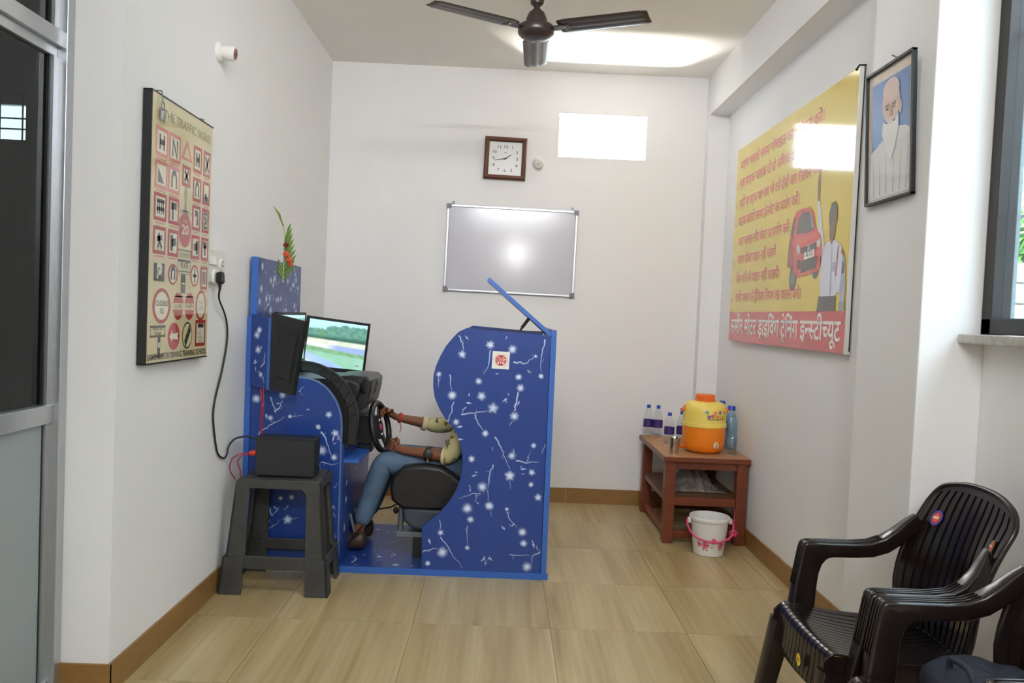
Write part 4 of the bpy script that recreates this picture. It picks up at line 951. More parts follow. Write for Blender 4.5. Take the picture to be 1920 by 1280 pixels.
obj('stretcher', box(-1.155, -1.142, 3.40, 3.62, 0.108, 0.160), GREYP, stl, bevel=0.004)
for x in (-1.02, -0.94, -0.86): obj('moulded_rib', box(x - 0.003, x + 0.003, 3.364, 3.368, 0.456, 0.484), GREYP, stl)
ups = thing('power_supply', 'black box power supply sitting on the grey stool', 'power unit', (-0.93, 3.52, zt))
obj('case', box(-1.060, -0.800, 3.425, 3.525, zt + 0.004, 0.668), BLACKP, ups, bevel=0.004)
for x in (-1.04, -0.82):
    for y in (3.44, 3.51): obj('foot', MB().lathe([(0.010, 0), (0.010, 0.005)], (x, y, zt), 10), RUBBER, ups)
obj('front_plate', box(-1.054, -0.806, 3.4225, 3.426, zt + 0.012, 0.660), mat('slate_plastic', rgb(34, 36, 40), 0.35, noise=0.06), ups)
for k in range(6): obj('vent_slot', box(-0.8005, -0.799, 3.445, 3.51, 0.53 + 0.018 * k, 0.538 + 0.018 * k), RUBBER, ups)
tag(obj('red_connector', MB().tube([(-1.060, 3.46, 0.592), (-1.082, 3.455, 0.590), (-1.094, 3.45, 0.588)], [0.014, 0.013, 0.008], 8), REDCONN, smooth=40), 'red connector plug pushed into the left end of the black box', 'plug')
tag(obj('red_wire', MB().tube([(-1.094, 3.45, 0.588), (-1.135, 3.44, 0.588), (-1.165, 3.44, 0.565), (-1.176, 3.44, 0.53), (-1.172, 3.45, 0.50), (-1.155, 3.46, 0.47)], 0.0028, 6).tube([(-1.094, 3.45, 0.586), (-1.13, 3.445, 0.575), (-1.142, 3.445, 0.55), (-1.13, 3.45, 0.51), (-1.132, 3.46, 0.48)], 0.0024, 6), REDW, smooth=True), 'thin red wires looping off the left of the stool', 'wire')
tag(obj('red_wire', MB().tube([(-1.098, 3.600, 0.86), (-1.094, 3.612, 0.80), (-1.098, 3.615, 0.70), (-1.094, 3.612, 0.60)], 0.003, 6).tube([(-1.088, 3.606, 0.87), (-1.086, 3.612, 0.78), (-1.090, 3.614, 0.66), (-1.086, 3.612, 0.58)], 0.0022, 6), REDW, smooth=True), 'pair of red wires hanging below the blue bracket wing', 'wire')

# ------------------------------------------------------------------ left wall: signs board, socket, bulb holder
BX = XL + 0.030
tb = thing('traffic_sign_board', 'tall cream board of red traffic signs in a black edge', 'signboard', (BX - 0.015, 2.84, 1.036))
obj('backing', box(XL + 0.004, BX - 0.001, 2.572, 3.100, 1.036, 1.926), BLACKP, tb)
obj('edge_strip', MB().box(XL + 0.003, BX + 0.002, 2.568, 2.5735, 1.034, 1.928).box(XL + 0.003, BX + 0.002, 2.568, 3.103, 1.925, 1.929).box(XL + 0.003, BX + 0.002, 2.568, 3.103, 1.032, 1.036), BLACKP, tb)
BW, BH = 0.527, 0.888
fb = lambda u, v, t: (BX - 0.001 + t, 2.5735 + u * BW, 1.9250 - v * BH)
mb = MB(); CR = rgb(214, 202, 160); RD = rgb(172, 52, 50); RDL = rgb(204, 128, 122); DK = rgb(62, 60, 52); GY = rgb(160, 156, 124); WH = rgb(226, 220, 196)  # RDL: paler red, glare over the upper signs put into the ink
pr_rect(mb, fb, 0, 0, 1, 1, CR, 0.5)
T = lambda s, u0, v, u1, h, col=DK, k=4, bold=0.0: pr_text(mb, lambda a, b, t: fb(a, v - b, t), s, u0, 0, u1, h, col, k, bold)
def sign(u0, v0, u1, v1, kind, col=RD):
    pr_rect(mb, fb, u0, v0, u1, v1, col, 1); m_ = 0.024
    pr_rect(mb, fb, u0 + m_, v0 + m_ * .6, u1 - m_, v1 - m_ * .6, WH, 2)
    a = lambda x: u0 + m_ + (u1 - u0 - 2 * m_) * x
    b = lambda y: v0 + m_ * .6 + (v1 - v0 - m_ * 1.2) * y
    L = lambda pts, wd=0.020, c=DK: pr_line(mb, fb, [(a(x), b(y)) for x, y in pts], wd, c, 3)
    if kind == 'H': L([(.28, .15), (.28, .85)]); L([(.72, .15), (.72, .85)]); L([(.28, .5), (.72, .5)])
    elif kind == 'N': L([(.25, .9), (.25, .1), (.75, .9), (.75, .1)])
    elif kind == 'X': L([(.15, .1), (.85, .9)]); L([(.85, .1), (.15, .9)])
    elif kind == 'U': L([(.25, .9), (.25, .35), (.38, .14), (.62, .14), (.75, .35), (.75, .9)])
    elif kind == 'slope': pr_poly(mb, fb, [(a(.15), b(.9)), (a(.15), b(.15)), (a(.8), b(.9))], rgb(112, 92, 104), 3)
    elif kind == 'hump': L([(.1, .85), (.9, .85)]); L([(.2, .75), (.4, .6), (.6, .75)])
    elif kind == 'gate': 
        for x in (.2, .4, .6, .8): L([(x, .2), (x, .85)], 0.012)
        L([(.1, .2), (.9, .2)], 0.014); L([(.1, .6), (.9, .6)], 0.014)
    elif kind == 'r': L([(.35, .95), (.35, .25), (.85, .25)], 0.03); L([(.1, .25), (.4, .25)], .03)
    elif kind == 'hook': L([(.25, .25), (.7, .25), (.7, .9)], 0.03)
    elif kind == 'box': L([(.15, .1), (.15, .9), (.85, .9), (.85, .1), (.15, .1)], .014); L([(.3, .3), (.7, .5), (.3, .75)], .02)
    elif kind == 'man': L([(.3, .9), (.5, .55), (.75, .9)]); L([(.5, .55), (.35, .2)], .03); L([(.2, .45), (.75, .35)])
    elif kind == 'K': L([(.3, .1), (.3, .9)], .04); L([(.3, .5), (.85, .4)], .03)
    elif kind == 'hj': L([(.75, .1), (.75, .9)], .04); L([(.2, .5), (.75, .45)], .03)
    elif kind == 'T': L([(.5, .9), (.5, .25)], .03); L([(.1, .25), (.9, .25)], .03)
    elif kind == 'II': L([(.3, .1), (.3, .9)], .02); L([(.7, .1), (.7, .9)], .02)
    elif kind == 'P': pr_rect(mb, fb, a(-.25), b(-.1), a(1.25), b(1.1), DK, 2.5); L([(.25, .95), (.25, .05), (.65, .05), (.8, .17), (.8, .38), (.65, .5), (.25, .5)], .022, WH)
def ring(u, v, ru, rv, kind, col=RD):
    pr_ell(mb, fb, u, v, ru, rv, col, 1); pr_ell(mb, fb, u, v, ru * .76, rv * .80, WH, 2)
T('THE TRAFFIC SIGNS', .17, .075, .96, .030, GY, 3, .01)
for (u0, v0, u1, v1, k, c) in ((.06, .115, .245, .225, 'H', RDL), (.255, .115, .44, .225, 'N', RDL), (.66, .115, .81, .225, 'H', RD), (.84, .115, .975, .225, 'X', RD),
        (.06, .24, .245, .345, 'slope', RDL), (.255, .24, .44, .345, 'U', RDL), (.66, .245, .81, .345, 'U', RD), (.84, .245, .975, .345, 'hump', RD),
        (.06, .36, .245, .465, 'gate', RD), (.275, .36, .44, .465, 'r', RD), (.66, .36, .81, .465, 'hook', RD), (.84, .36, .975, .465, 'box', RD),
        (.06, .485, .245, .59, 'man', RD), (.275, .485, .44, .59, 'K', RD), (.66, .485, .81, .585, 'hj', RD), (.84, .485, .975, .585, 'T', RD), (.84, .61, .975, .71, 'II', RD)):
    sign(u0, v0, u1, v1, k, c)
    pr_line(mb, fb, [(u0 + .02, v1 + .008), (u1 - .02, v1 + .008)], .005, RDL, 1)
pr_poly(mb, fb, [(.545, .105), (.64, .195), (.45, .195)], RDL, 1); pr_poly(mb, fb, [(.545, .135), (.597, .184), (.493, .184)], CR, 2)
sign(.475, .215, .615, .300, 'X'); pr_line(mb, fb, [(.545, .30), (.545, .40)], .03, GY, 2); pr_rect(mb, fb, .49, .395, .60, .402, DK, 2); T('50', .51, .335, .58, .015, GY, 3)
pr_line(mb, fb, [(.45, .405), (.66, .405)], .004, GY, 2)
pr_ell(mb, fb, .545, .475, .105, .070, rgb(186, 86, 84), 2, 30); T('20', .485, .492, .605, .034, WH, 4, .02); T('SPEED', .50, .445, .59, .012, WH, 4)
pr_frame(mb, fb, .44, .555, .655, .60, .004, DK, 2); T('NUMBER', .46, .585, .635, .016, GY, 4); T('PLATE', .485, .630, .62, .022, DK, 4); pr_frame(mb, fb, .44, .60, .655, .645, .004, DK, 2)
pr_frame(mb, fb, .44, .65, .655, .735, .004, GY, 2); pr_rect(mb, fb, .50, .655, .575, .73, DK, 3); pr_rect(mb, fb, .515, .69, .56, .695, WH, 4)
sign(.085, .615, .235, .70, 'P', CR)
ring(.37, .66, .075, .042, ''); pr_line(mb, fb, [(.345, .68), (.345, .645), (.37, .632), (.395, .645), (.395, .68)], .02, DK, 3)
ring(.735, .655, .072, .046, ''); pr_line(mb, fb, [(.735, .625), (.735, .685)], .016, DK, 3); pr_line(mb, fb, [(.70, .655), (.77, .655)], .012, DK, 3)
ring(.21, .785, .135, .068, ''); T('CLOSED', .115, .785, .305, .018, DK, 4); T('TO', .18, .815, .24, .018, DK, 4)
for u, s_ in ((.47, 'CLOSED'), (.66, 'IN BOTH')):
    pr_ell(mb, fb, u, .785, .085, .056, RD, 1); pr_rect(mb, fb, u - .086, .773, u + .086, .798, CR, 2); T(s_, u - .06, .791, u + .06, .012, DK, 4)
pr_line(mb, fb, [(.42, .745), (.76, .745)], .005, GY, 1)
ring(.865, .78, .098, .066, ''); T('AXLE', .825, .772, .91, .014, GY, 4); T('LIMIT', .815, .80, .915, .014, GY, 4)
pr_frame(mb, fb, .055, .860, .275, .905, .008, DK, 1); T('MEN AT', .085, .879, .25, .011, DK, 3); T('WORK', .115, .897, .215, .011, DK, 3); pr_rect(mb, fb, .165, .905, .205, .975, DK, 1); pr_rect(mb, fb, .12, .972, .25, .982, DK, 1); pr_rect(mb, fb, .172, .925, .198, .945, WH, 2)
pr_ell(mb, fb, .41, .905, .095, .055, rgb(176, 34, 36), 1); pr_poly(mb, fb, [(.34, .905), (.385, .88), (.385, .895), (.485, .890), (.47, .905), (.485, .92), (.385, .915), (.385, .93)], WH, 2)
pr_ell(mb, fb, .635, .905, .088, .056, DK, 1); pr_ell(mb, fb, .635, .905, .078, .049, CR, 2); pr_line(mb, fb, [(.595, .94), (.68, .872)], .035, DK, 3)
sign(.775, .842, .965, .955, ''); pr_rect(mb, fb, .82, .858, .925, .875, DK, 3); T('NO', .83, .905, .90, .012, GY, 4); T('ENTRY', .82, .925, .92, .012, GY, 4); T('HERE', .83, .942, .91, .012, GY, 4)
T('SAMIR MOTOR DRIVING TRAINING SCHOOL', .02, .990, .985, .021, DK, 4, .012)
obj('printed_face', mb, mat_face := GLOSSPRINT, tb)
clp = thing('hanging_clip', 'small steel clip hanging on the top corner of the traffic sign board', 'clip', (BX + 0.006, 2.64, 1.84))
obj('clip_body', MB().sweep([(BX + 0.007, 2.620, 1.880), (BX + 0.008, 2.617, 1.842), (BX + 0.008, 2.648, 1.838), (BX + 0.007, 2.650, 1.878)], [(0.0022, 0), (0, 0.0022), (-0.0022, 0), (0, -0.0022)], closed=True), METALG, clp)
obj('plate', box(BX + 0.005, BX + 0.007, 2.624, 2.646, 1.845, 1.876), STEEL, clp)
obj('ring', MB().tube([(BX + 0.008, 2.634 + 0.010 * math.cos(i * PI / 6), 1.890 + 0.014 * math.sin(i * PI / 6)) for i in range(12)], 0.0018, 6, closed=True), METALG, clp)
obj('hook', MB().tube([(XL, 2.655, 1.945), (BX, 2.640, 1.940), (BX + 0.006, 2.634, 1.925), (BX + 0.008, 2.632, 1.903)], 0.0022, 6), METALG, clp)
obj('hook', MB().tube([(XL, 3.03, 1.945), (BX - 0.005, 3.02, 1.938), (BX - 0.002, 3.005, 1.930), (BX, 2.99, 1.933)], 0.0022, 6), METALG, tb)

sb_ = thing('switch_board', 'white switch and socket plate on the left wall', 'socket', (XL + 0.015, 3.21, 1.325))
obj('surface_box', box(XL, XL + 0.018, 3.112, 3.312, 1.325, 1.462), WHITEP, sb_, bevel=0.004)
for y in (3.135, 3.165, 3.195):
    s1 = obj('switch', MB().obox((XL + 0.020, y, 1.415), (1, 0, .2), (0, 1, 0), (-.2, 0, 1), 0.008, 0.022, 0.036), WHITEP, sb_, bevel=0.002)
obj('socket_face', MB().lathe([(0.030, 0), (0.029, 0.005), (0.024, 0.006)], (XL + 0.018, 3.200, 1.350), 20, (1, 0, 0)), WHITEP, sb_)
obj('socket_face', MB().lathe([(0.026, 0), (0.025, 0.004), (0.020, 0.005)], (XL + 0.018, 3.27, 1.405), 20, (1, 0, 0)), WHITEP, sb_)
for dy, dz in ((-.009, -.006), (.009, -.006), (0, .009)): obj('socket_hole', MB().lathe([(0.0032, 0), (0.0032, 0.001)], (XL + 0.023, 3.27 + dy, 1.405 + dz), 8, (1, 0, 0)), RUBBER, sb_)
for y, z in ((3.120, 1.452), (3.304, 1.333)): obj('screw', MB().lathe([(0.004, 0), (0.003, 0.002)], (XL + 0.018, y, z), 8, (1, 0, 0)), METALG, sb_)
pg = thing('power_plug', 'black three pin plug in the wall socket', 'plug', (XL + 0.04, 3.290, 1.36))
obj('plug_body', MB().sweep([(XL + 0.040, 3.196, 1.372), (XL + 0.041, 3.196, 1.366), (XL + 0.042, 3.196, 1.332), (XL + 0.040, 3.196, 1.322)], [leg_sec(*q) for q in ((0.009, 0.009), (0.013, 0.013), (0.0145, 0.015), (0.009, 0.010))], up=(0, 1, 0)), BLACKP, pg, bevel=0.004)
obj('strain_relief', MB().tube([(XL + 0.040, 3.196, 1.324), (XL + 0.040, 3.197, 1.300)], [0.008, 0.005], 8), BLACKP, pg)
cab = [(XL + 0.040, 3.197, 1.303), (XL + 0.028, 3.225, 1.262), (XL + 0.014, 3.335, 1.20), (XL + 0.009, 3.385, 1.14), (XL + 0.008, 3.385, 1.06), (XL + 0.008, 3.335, 0.95), (XL + 0.007, 3.280, 0.86), (XL + 0.007, 3.255, 0.79), (XL + 0.007, 3.265, 0.73),
       (XL + 0.007, 3.295, 0.65), (XL + 0.007, 3.33, 0.60), (XL + 0.008, 3.395, 0.574), (XL + 0.010, 3.425, 0.585), (XL + 0.014, 3.435, 0.62), (XL + 0.030, 3.47, 0.648), (XL + 0.07, 3.50, 0.655), (-1.085, 3.51, 0.645), (-1.061, 3.50, 0.640)]
def smooth_path(pts, n=4):
    P_ = [Vector(p) for p in pts]; out = []
    for i in range(len(P_) - 1):
        p0 = P_[max(i - 1, 0)]; p1 = P_[i]; p2 = P_[i + 1]; p3 = P_[min(i + 2, len(P_) - 1)]
        for k in range(n):
            t = k / n
            out.append(0.5 * ((2 * p1) + (p2 - p0) * t + (2 * p0 - 5 * p1 + 4 * p2 - p3) * t * t + (3 * p1 - p0 - 3 * p2 + p3) * t ** 3))
    out.append(P_[-1]); return out
tag(obj('power_cable', MB().tube(smooth_path(cab), 0.0042, 6), RUBBER, smooth=True), 'black power cable hanging down the left wall to the black box', 'cable')
def holder(label, c, d, tilt, inner):
    c = Vector(c); d = Vector(d).normalized(); tl = Vector(tilt).normalized()
    t = thing('bulb_holder', label, 'bulb holder', c)
    obj('base', MB().lathe([(0.040, 0), (0.040, 0.006), (0.034, 0.014), (0.024, 0.018)], c, 22, d), WHITEP, t, smooth=40)
    s_ = c + d * 0.014
    obj('socket_shell', MB().lathe([(0.024, 0), (0.029, 0.014), (0.030, 0.040), (0.028, 0.054), (0.022, 0.054), (0.021, 0.030)], s_, 22, tl), WHITEP, t, smooth=40)
    i_ = obj('contact_plate', MB().lathe([(0.022, 0.0), (0.021, 0.006), (0.0, 0.007)], s_ + tl * 0.050, 18, tl, cap=False), inner, t)
    obj('slot', MB().obox(s_ + tl * 0.058, tl.orthogonal(), tl, tl.cross(tl.orthogonal()), 0.012, 0.002, 0.004), RUBBER, t)
    return t
holder('white bulb holder with a dark red end high on the left wall', (XL, 3.215, 2.257), (1, 0, 0), (1, 0.05, -0.12), mat('dark_red_bakelite', rgb(126, 52, 36), 0.4))
holder('white bulb holder beside the wall clock', (0.188, D, 2.258), (0, -1, 0), (0.05, -1, -0.30), WHITEP)

# ------------------------------------------------------------------ back wall: whiteboard and clock
def on_back(TLx, TLz, TRx, TRz, BLx, BLz, BRx, BRz, off):
    return lambda u, v, t: (TLx * (1 - u) * (1 - v) + TRx * u * (1 - v) + BLx * (1 - u) * v + BRx * u * v, D - off - t, TLz * (1 - u) * (1 - v) + TRz * u * (1 - v) + BLz * (1 - u) * v + BRz * u * v)
wbd = thing('whiteboard', 'blank whiteboard in a thin aluminium frame on the back wall', 'whiteboard', (0.03, D - 0.01, 1.385))
ang = -0.011
def WBp(a, b, t): return (0.031 + a * math.cos(ang) - b * math.sin(ang), D - 0.012 - t, 1.671 + a * math.sin(ang) + b * math.cos(ang))
ww, wh = 0.434, 0.286
obj('writing_surface', MB().prism([(-ww, -wh), (ww, -wh), (ww, wh), (-ww, wh)], WBp, -0.008, 0.004), BOARDW, wbd)
for (a0, b0, a1, b1) in ((-ww, wh - 0.016, ww, wh), (-ww, -wh, ww, -wh + 0.016), (-ww, -wh, -ww + 0.016, wh), (ww - 0.016, -wh, ww, wh)):
    obj('frame_rail', MB().prism([(a0, b0), (a1, b0), (a1, b1), (a0, b1)], WBp, -0.008, 0.011), ALU, wbd, bevel=0.003)
for sa in (-1, 1):
    for sbb in (-1, 1):
        cpoly = [(sa * (ww + .003), sbb * (wh + .003)), (sa * (ww - .03), sbb * (wh + .003)), (sa * (ww - .03), sbb * (wh - .017)), (sa * (ww - .017), sbb * (wh - .03)), (sa * (ww + .003), sbb * (wh - .03))]
        obj('corner_cap', MB().prism(cpoly, WBp, -0.009, 0.014), mat('grey_corner_plastic', rgb(120, 120, 126), 0.5) if 'grey_corner_plastic' not in bpy.data.materials else bpy.data.materials['grey_corner_plastic'], wbd)
    obj('hanger', MB().prism([(sa * 0.395 - 0.008, wh), (sa * 0.395 + 0.008, wh), (sa * 0.395 + 0.006, wh + 0.022), (sa * 0.395 - 0.006, wh + 0.022)], WBp, -0.006, 0.002), METALG, wbd)
ck = thing('wall_clock', 'square wall clock in a dark wooden frame', 'clock', (-0.031, D - 0.02, 2.14))
ca = -0.018
def CKp(a, b, t): return (-0.031 + a * math.cos(ca) - b * math.sin(ca), D - 0.004 - t, 2.276 + a * math.sin(ca) + b * math.cos(ca))
hw = 0.139
def mitre(s_):  # one of the four frame pieces, with a raised moulding
    R_ = [(1, 0), (0, 1), (-1, 0), (0, -1)][s_]; 
    rot = lambda a, b: (a * R_[0] - b * R_[1], a * R_[1] + b * R_[0])
    prof = [(hw, 0.0), (hw, 0.022), (hw - 0.010, 0.030), (hw - 0.022, 0.026), (hw - 0.030, 0.018), (hw - 0.032, 0.0)]
    mb = MB(); vs = []
    for sg in (-1, 1):
        for (d_, t) in prof: a, b = rot(d_, sg * d_); vs.append(CKp(a, b, t))
    n = len(prof); mb.add(vs, [(i, (i + 1) % n, n + (i + 1) % n, n + i) for i in range(n)] + [tuple(range(n)), tuple(range(n, 2 * n))])
    obj('frame_piece', mb, WOODF, ck)
for s_ in range(4): mitre(s_)
obj('dial', MB().prism([(-.108, -.108), (.108, -.108), (.108, .108), (-.108, .108)], CKp, 0.0, 0.010), mat('white_dial', rgb(232, 234, 234), 0.5, noise=0.01), ck)
mb = MB(); fck = lambda a, b, t: CKp(a, b, 0.0102 + t)
for h_ in range(1, 13):
    th = PI / 2 - h_ * PI / 6; k_ = 0.078 / max(abs(math.cos(th)), abs(math.sin(th)), 0.86)
    if h_ in (1, 2, 4, 5, 7, 8, 10, 11): k_ = 0.0865
    x, y = k_ * math.cos(th), k_ * math.sin(th); s_ = str(h_); wd = 0.009 * len(s_)
    pr_text(mb, fck, s_, x - wd * 0.9, y - 0.0095, x + wd * 0.9, 0.017, rgb(70, 72, 78), 2, 0.008)
pr_rect(mb, fck, -0.012, 0.036, 0.012, 0.040, rgb(170, 170, 170), 2)
obj('numerals', mb, PRINT, ck)
def hand(ang_, L, wd, lift, nm):
    d_ = Vector((math.sin(ang_), math.cos(ang_))); n_ = Vector((-d_.y, d_.x))
    q = [d_ * -0.012 - n_ * wd / 2, d_ * L - n_ * wd * 0.25, d_ * L + n_ * wd * 0.25, d_ * -0.012 + n_ * wd / 2]
    obj(nm, MB().prism([tuple(p) for p in q], CKp, lift, lift + 0.001), RUBBER, ck)
hand(math.radians(56), 0.048, 0.0075, 0.0125, 'hour_hand'); hand(math.radians(258), 0.072, 0.0065, 0.0142, 'minute_hand')
obj('hand_hub', MB().lathe([(0.005, 0), (0.004, 0.006)], CKp(0, 0, 0.011), 12, (0, -1, 0)), RUBBER, ck)

# ------------------------------------------------------------------ ceiling fan
fan = thing('ceiling_fan', 'dark brown three blade ceiling fan', 'fan', (0.095, 3.66, 2.52))
fx, fy = 0.095, 3.66
obj('down_rod', MB().tube([(fx, fy, 2.69), (fx, fy, H)], 0.0125, 12), FANB, fan, smooth=40)
obj('lower_canopy', MB().lathe([(0.013, 2.655), (0.016, 2.668), (0.030, 2.680), (0.033, 2.70), (0.028, 2.712), (0.013, 2.715)], (fx, fy, 0), 20), FANB, fan, smooth=40)
obj('ceiling_canopy', MB().lathe([(0.014, H - 0.09), (0.05, H - 0.03), (0.055, H)], (fx, fy, 0), 20), FANB, fan, smooth=40)
obj('motor_cap', MB().lathe([(0.013, 2.665), (0.018, 2.655), (0.036, 2.640), (0.047, 2.615), (0.053, 2.590), (0.058, 2.578)], (fx, fy, 0), 28), FANB, fan, smooth=40)
obj('motor_housing', MB().lathe([(0.058, 2.582), (0.078, 2.580), (0.083, 2.572), (0.084, 2.548), (0.080, 2.540), (0.066, 2.528), (0.045, 2.520), (0.0, 2.517)], (fx, fy, 0), 32, cap=False), FANB, fan, smooth=35)
def blade(th, m):
    d_ = Vector((math.cos(th), math.sin(th), 0)); n_ = Vector((-math.sin(th), math.cos(th), 0)); zc = 2.566
    mb = MB(); st_ = []
    for i in range(13):
        s_ = i / 12; r = 0.115 + 0.415 * s_; wd = 0.063 - 0.003 * s_
        if s_ > 0.93: wd *= 0.80 if i == 12 else 1
        if i == 0: wd *= 0.8
        st_.append((r, wd))
    def fn(u, v):
        k = u * 12; i = min(int(k), 11); f = k - i
        r = st_[i][0] * (1 - f) + st_[i + 1][0] * f; wd = st_[i][1] * (1 - f) + st_[i + 1][1] * f
        x = (v - 0.5) * 2
        z = zc - x * 0.007 - 0.004 * (1 - x * x) + (0.0025 if abs(abs(x) - 0.33) < 0.08 else 0)
        return tuple(Vector((fx, fy, z)) + d_ * r + n_ * (wd * x))
    mb.grid(fn, 12, 12)
    b_ = obj('blade', mb, m, fan, smooth=50, solid=0.003)
    obj('blade_iron', MB().obox(Vector((fx, fy, zc - 0.004)) + d_ * 0.115, d_, n_, (0, 0, 1), 0.10, 0.050, 0.006), FANB, b_, bevel=0.004)
    for a_ in (-0.014, 0.014): obj('screw', MB().lathe([(0.006, 0), (0.004, -0.004)], Vector((fx, fy, zc - 0.009)) + d_ * 0.145 + n_ * a_, 8), STEEL, b_)
blade(math.radians(88), WHITEMETAL); blade(math.radians(208.5), FANB); blade(math.radians(336), FANB)
# ------------------------------------------------------------------ yellow poster board on the right wall
PX = XR - 0.028
po = thing('road_safety_board', 'large glossy yellow board of red Hindi road rules with a car and a policeman', 'signboard', (XR - 0.012, 4.05, 1.146))
py0, py1, pz0, pz1 = 4.835, 3.190, 1.146, 2.309     # u runs towards the camera
Wp, Hp = py0 - py1, pz1 - pz0
obj('backing', box(PX + 0.002, XR - 0.003, py1, py0, pz0, pz1), WHITEP, po)
obj('edge_strip', MB().box(PX - 0.001, XR - 0.004, py1 - 0.004, py1, pz0 - 0.002, pz1 + 0.002), WHITEP, po)
obj('edge_strip', MB().box(XR - 0.011, XR - 0.006, py1 - 0.0055, py1 - 0.004, pz0 + 0.01, pz1 + 0.002), BLACKP, po)
obj('hanging_hook', MB().tube([(PX - 0.002, py1 + 0.03, pz1 - 0.005), (PX + 0.004, py1 + 0.012, pz1 + 0.010), (XR - 0.004, py1 - 0.004, pz1 + 0.006)], 0.005, 6), BLACKP, po)
fp = lambda y, z, t: (PX + 0.001 - t, y, z)   # a = world y, b = world z
mb = MB(); YL = rgb(220, 196, 58); RR = rgb(200, 30, 46); WT = rgb(242, 240, 236); MG = rgb(214, 40, 62)
pr_rect(mb, fp, py0, pz0, py1, pz1, YL, 0.6); pr_rect(mb, fp, py0, pz0, py1, 1.322, RR, 1.0)
# rows of lettering; each reads away from the far end, so the text axis runs along -y
h_ = lambda c: ('half', c)
r_ = lambda c: ('ra', c)
rows = [('1', ['वाहन चलाते समय मोबाइल का ', r_('प'), 'योग न करें।'], 2.180, 4.757, 3.523),
        ('2', ['एक बाइक चालक दो से ', 'अ', 'िधक सवारी न करें।'], 2.070, 4.760, 3.560),
        ('3', ['गाड़ी या सड़क पार जब भी करें दोनों ओर देखकर चलें।'], 1.948, 4.749, 3.520),
        ('4', ['बाइक चलाते समय हेलमेट का ', r_('प'), 'योग करें।'], 1.840, 4.750, 3.770),
        ('5', ['कार चालक सीट बे', h_('ल'), 'ट का ', r_('प'), 'योग करें।'], 1.717, 4.727, 3.879),
        ('6', ['शराब पीकर वाहन नहीं चलायें'], 1.609, 4.730, 4.067),
        ('7', ['तेज गित से वाहन नहीं चलायें।'], 1.494, 4.733, 3.993),
        ('8', ['सभी ', r_('प'), 'कार के ', r_('ट'), 'ै', 'िफक ', 'िनयम का पालन करें।'], 1.383, 4.734, 3.690)]
for n_, tk, z, ya, yb2 in rows:
    ff = lambda a, b, t, ya=ya, z=z: fp(ya - a, z + b, t)
    pr_text(mb, ff, tk, 0, 0, ya - yb2, 0.046, rgb(238, 214, 150), 2, 0.035)
    pr_text(mb, ff, tk, 0, 0, ya - yb2, 0.046, MG, 3, 0.010)
    pr_text(mb, lambda a, b, t, z=z: fp(4.805 - a, z - 0.006 + b, t), n_, 0, 0, 0.018, 0.026, MG, 3, 0.01)
hd = ['समीर मोटर ', r_('ड'), 'ाइ', 'ि', 'वंग ', r_('ट'), 'े', 'ि', 'नंग ', 'इ', h_('न'), h_('स'), 'टी', h_('च'), 'यूट']
pr_text(mb, lambda a, b, t: fp(4.795 - a, 1.196 + b, t), hd, 0, 0, 4.795 - 3.235, 0.080, WT, 3, 0.018)
# red hatchback, printed flat (body, glass, lamps, grille, wheels)
cy_ = lambda u: 3.890 - u * 0.425
cz_ = lambda v: 1.435 + v * 0.375
def P_(pts, col, k): pr_poly(mb, fp, [(cy_(a), cz_(b)) for a, b in pts], col, k)
CRED, CRD, CDK, CGL = rgb(206, 46, 48), rgb(150, 26, 34), rgb(34, 30, 32), rgb(58, 66, 74)
pr_ell(mb, fp, cy_(.20), cz_(.13), .050, .062, CDK, 2); pr_ell(mb, fp, cy_(.20), cz_(.13), .030, .040, rgb(92, 94, 98), 3)
pr_ell(mb, fp, cy_(.84), cz_(.20), .036, .042, CDK, 2)
P_([(.0, .30), (.03, .62), (.10, .80), (.20, .66), (.22, .28), (.12, .25)], CRD, 4)
P_([(.05, .70), (.12, .90), (.22, .985), (.40, 1.0), (.60, .985), (.72, .90), (.80, .70), (.95, .60), (1.0, .44), (.98, .22), (.90, .17), (.36, .13), (.24, .20), (.20, .48)], CRED, 5)
P_([(.24, .70), (.30, .90), (.40, .945), (.58, .935), (.68, .87), (.76, .70), (.50, .675)], CGL, 6)
P_([(.60, .93), (.68, .87), (.755, .71), (.70, .70)], rgb(124, 142, 150), 7)
P_([(.07, .70), (.13, .88), (.19, .92), (.18, .72), (.12, .64)], rgb(60, 40, 44), 6)
P_([(.24, .66), (.50, .64), (.86, .66), (.90, .60), (.55, .56), (.28, .56)], rgb(222, 72, 68), 6)
P_([(.27, .49), (.30, .56), (.38, .52), (.40, .43), (.32, .42)], rgb(214, 208, 206), 7); P_([(.84, .54), (.92, .57), (.95, .52), (.92, .46), (.86, .47)], rgb(214, 208, 206), 7)
P_([(.42, .50), (.84, .53), (.84, .45), (.42, .42)], CDK, 7); P_([(.60, .515), (.68, .52), (.68, .455), (.60, .45)], rgb(150, 150, 156), 8)
P_([(.52, .43), (.80, .455), (.80, .365), (.52, .34)], WT, 8); pr_text(mb, lambda a, b, t: fp(cy_(.56) - a, cz_(.372) + b, t), 'ALTO', 0, 0, 0.085, 0.020, CDK, 9, 0.02, 0.05)
P_([(.40, .33), (.88, .36), (.86, .22), (.44, .18)], CDK, 7); P_([(.30, .34), (.38, .36), (.40, .24), (.33, .22)], CDK, 7)
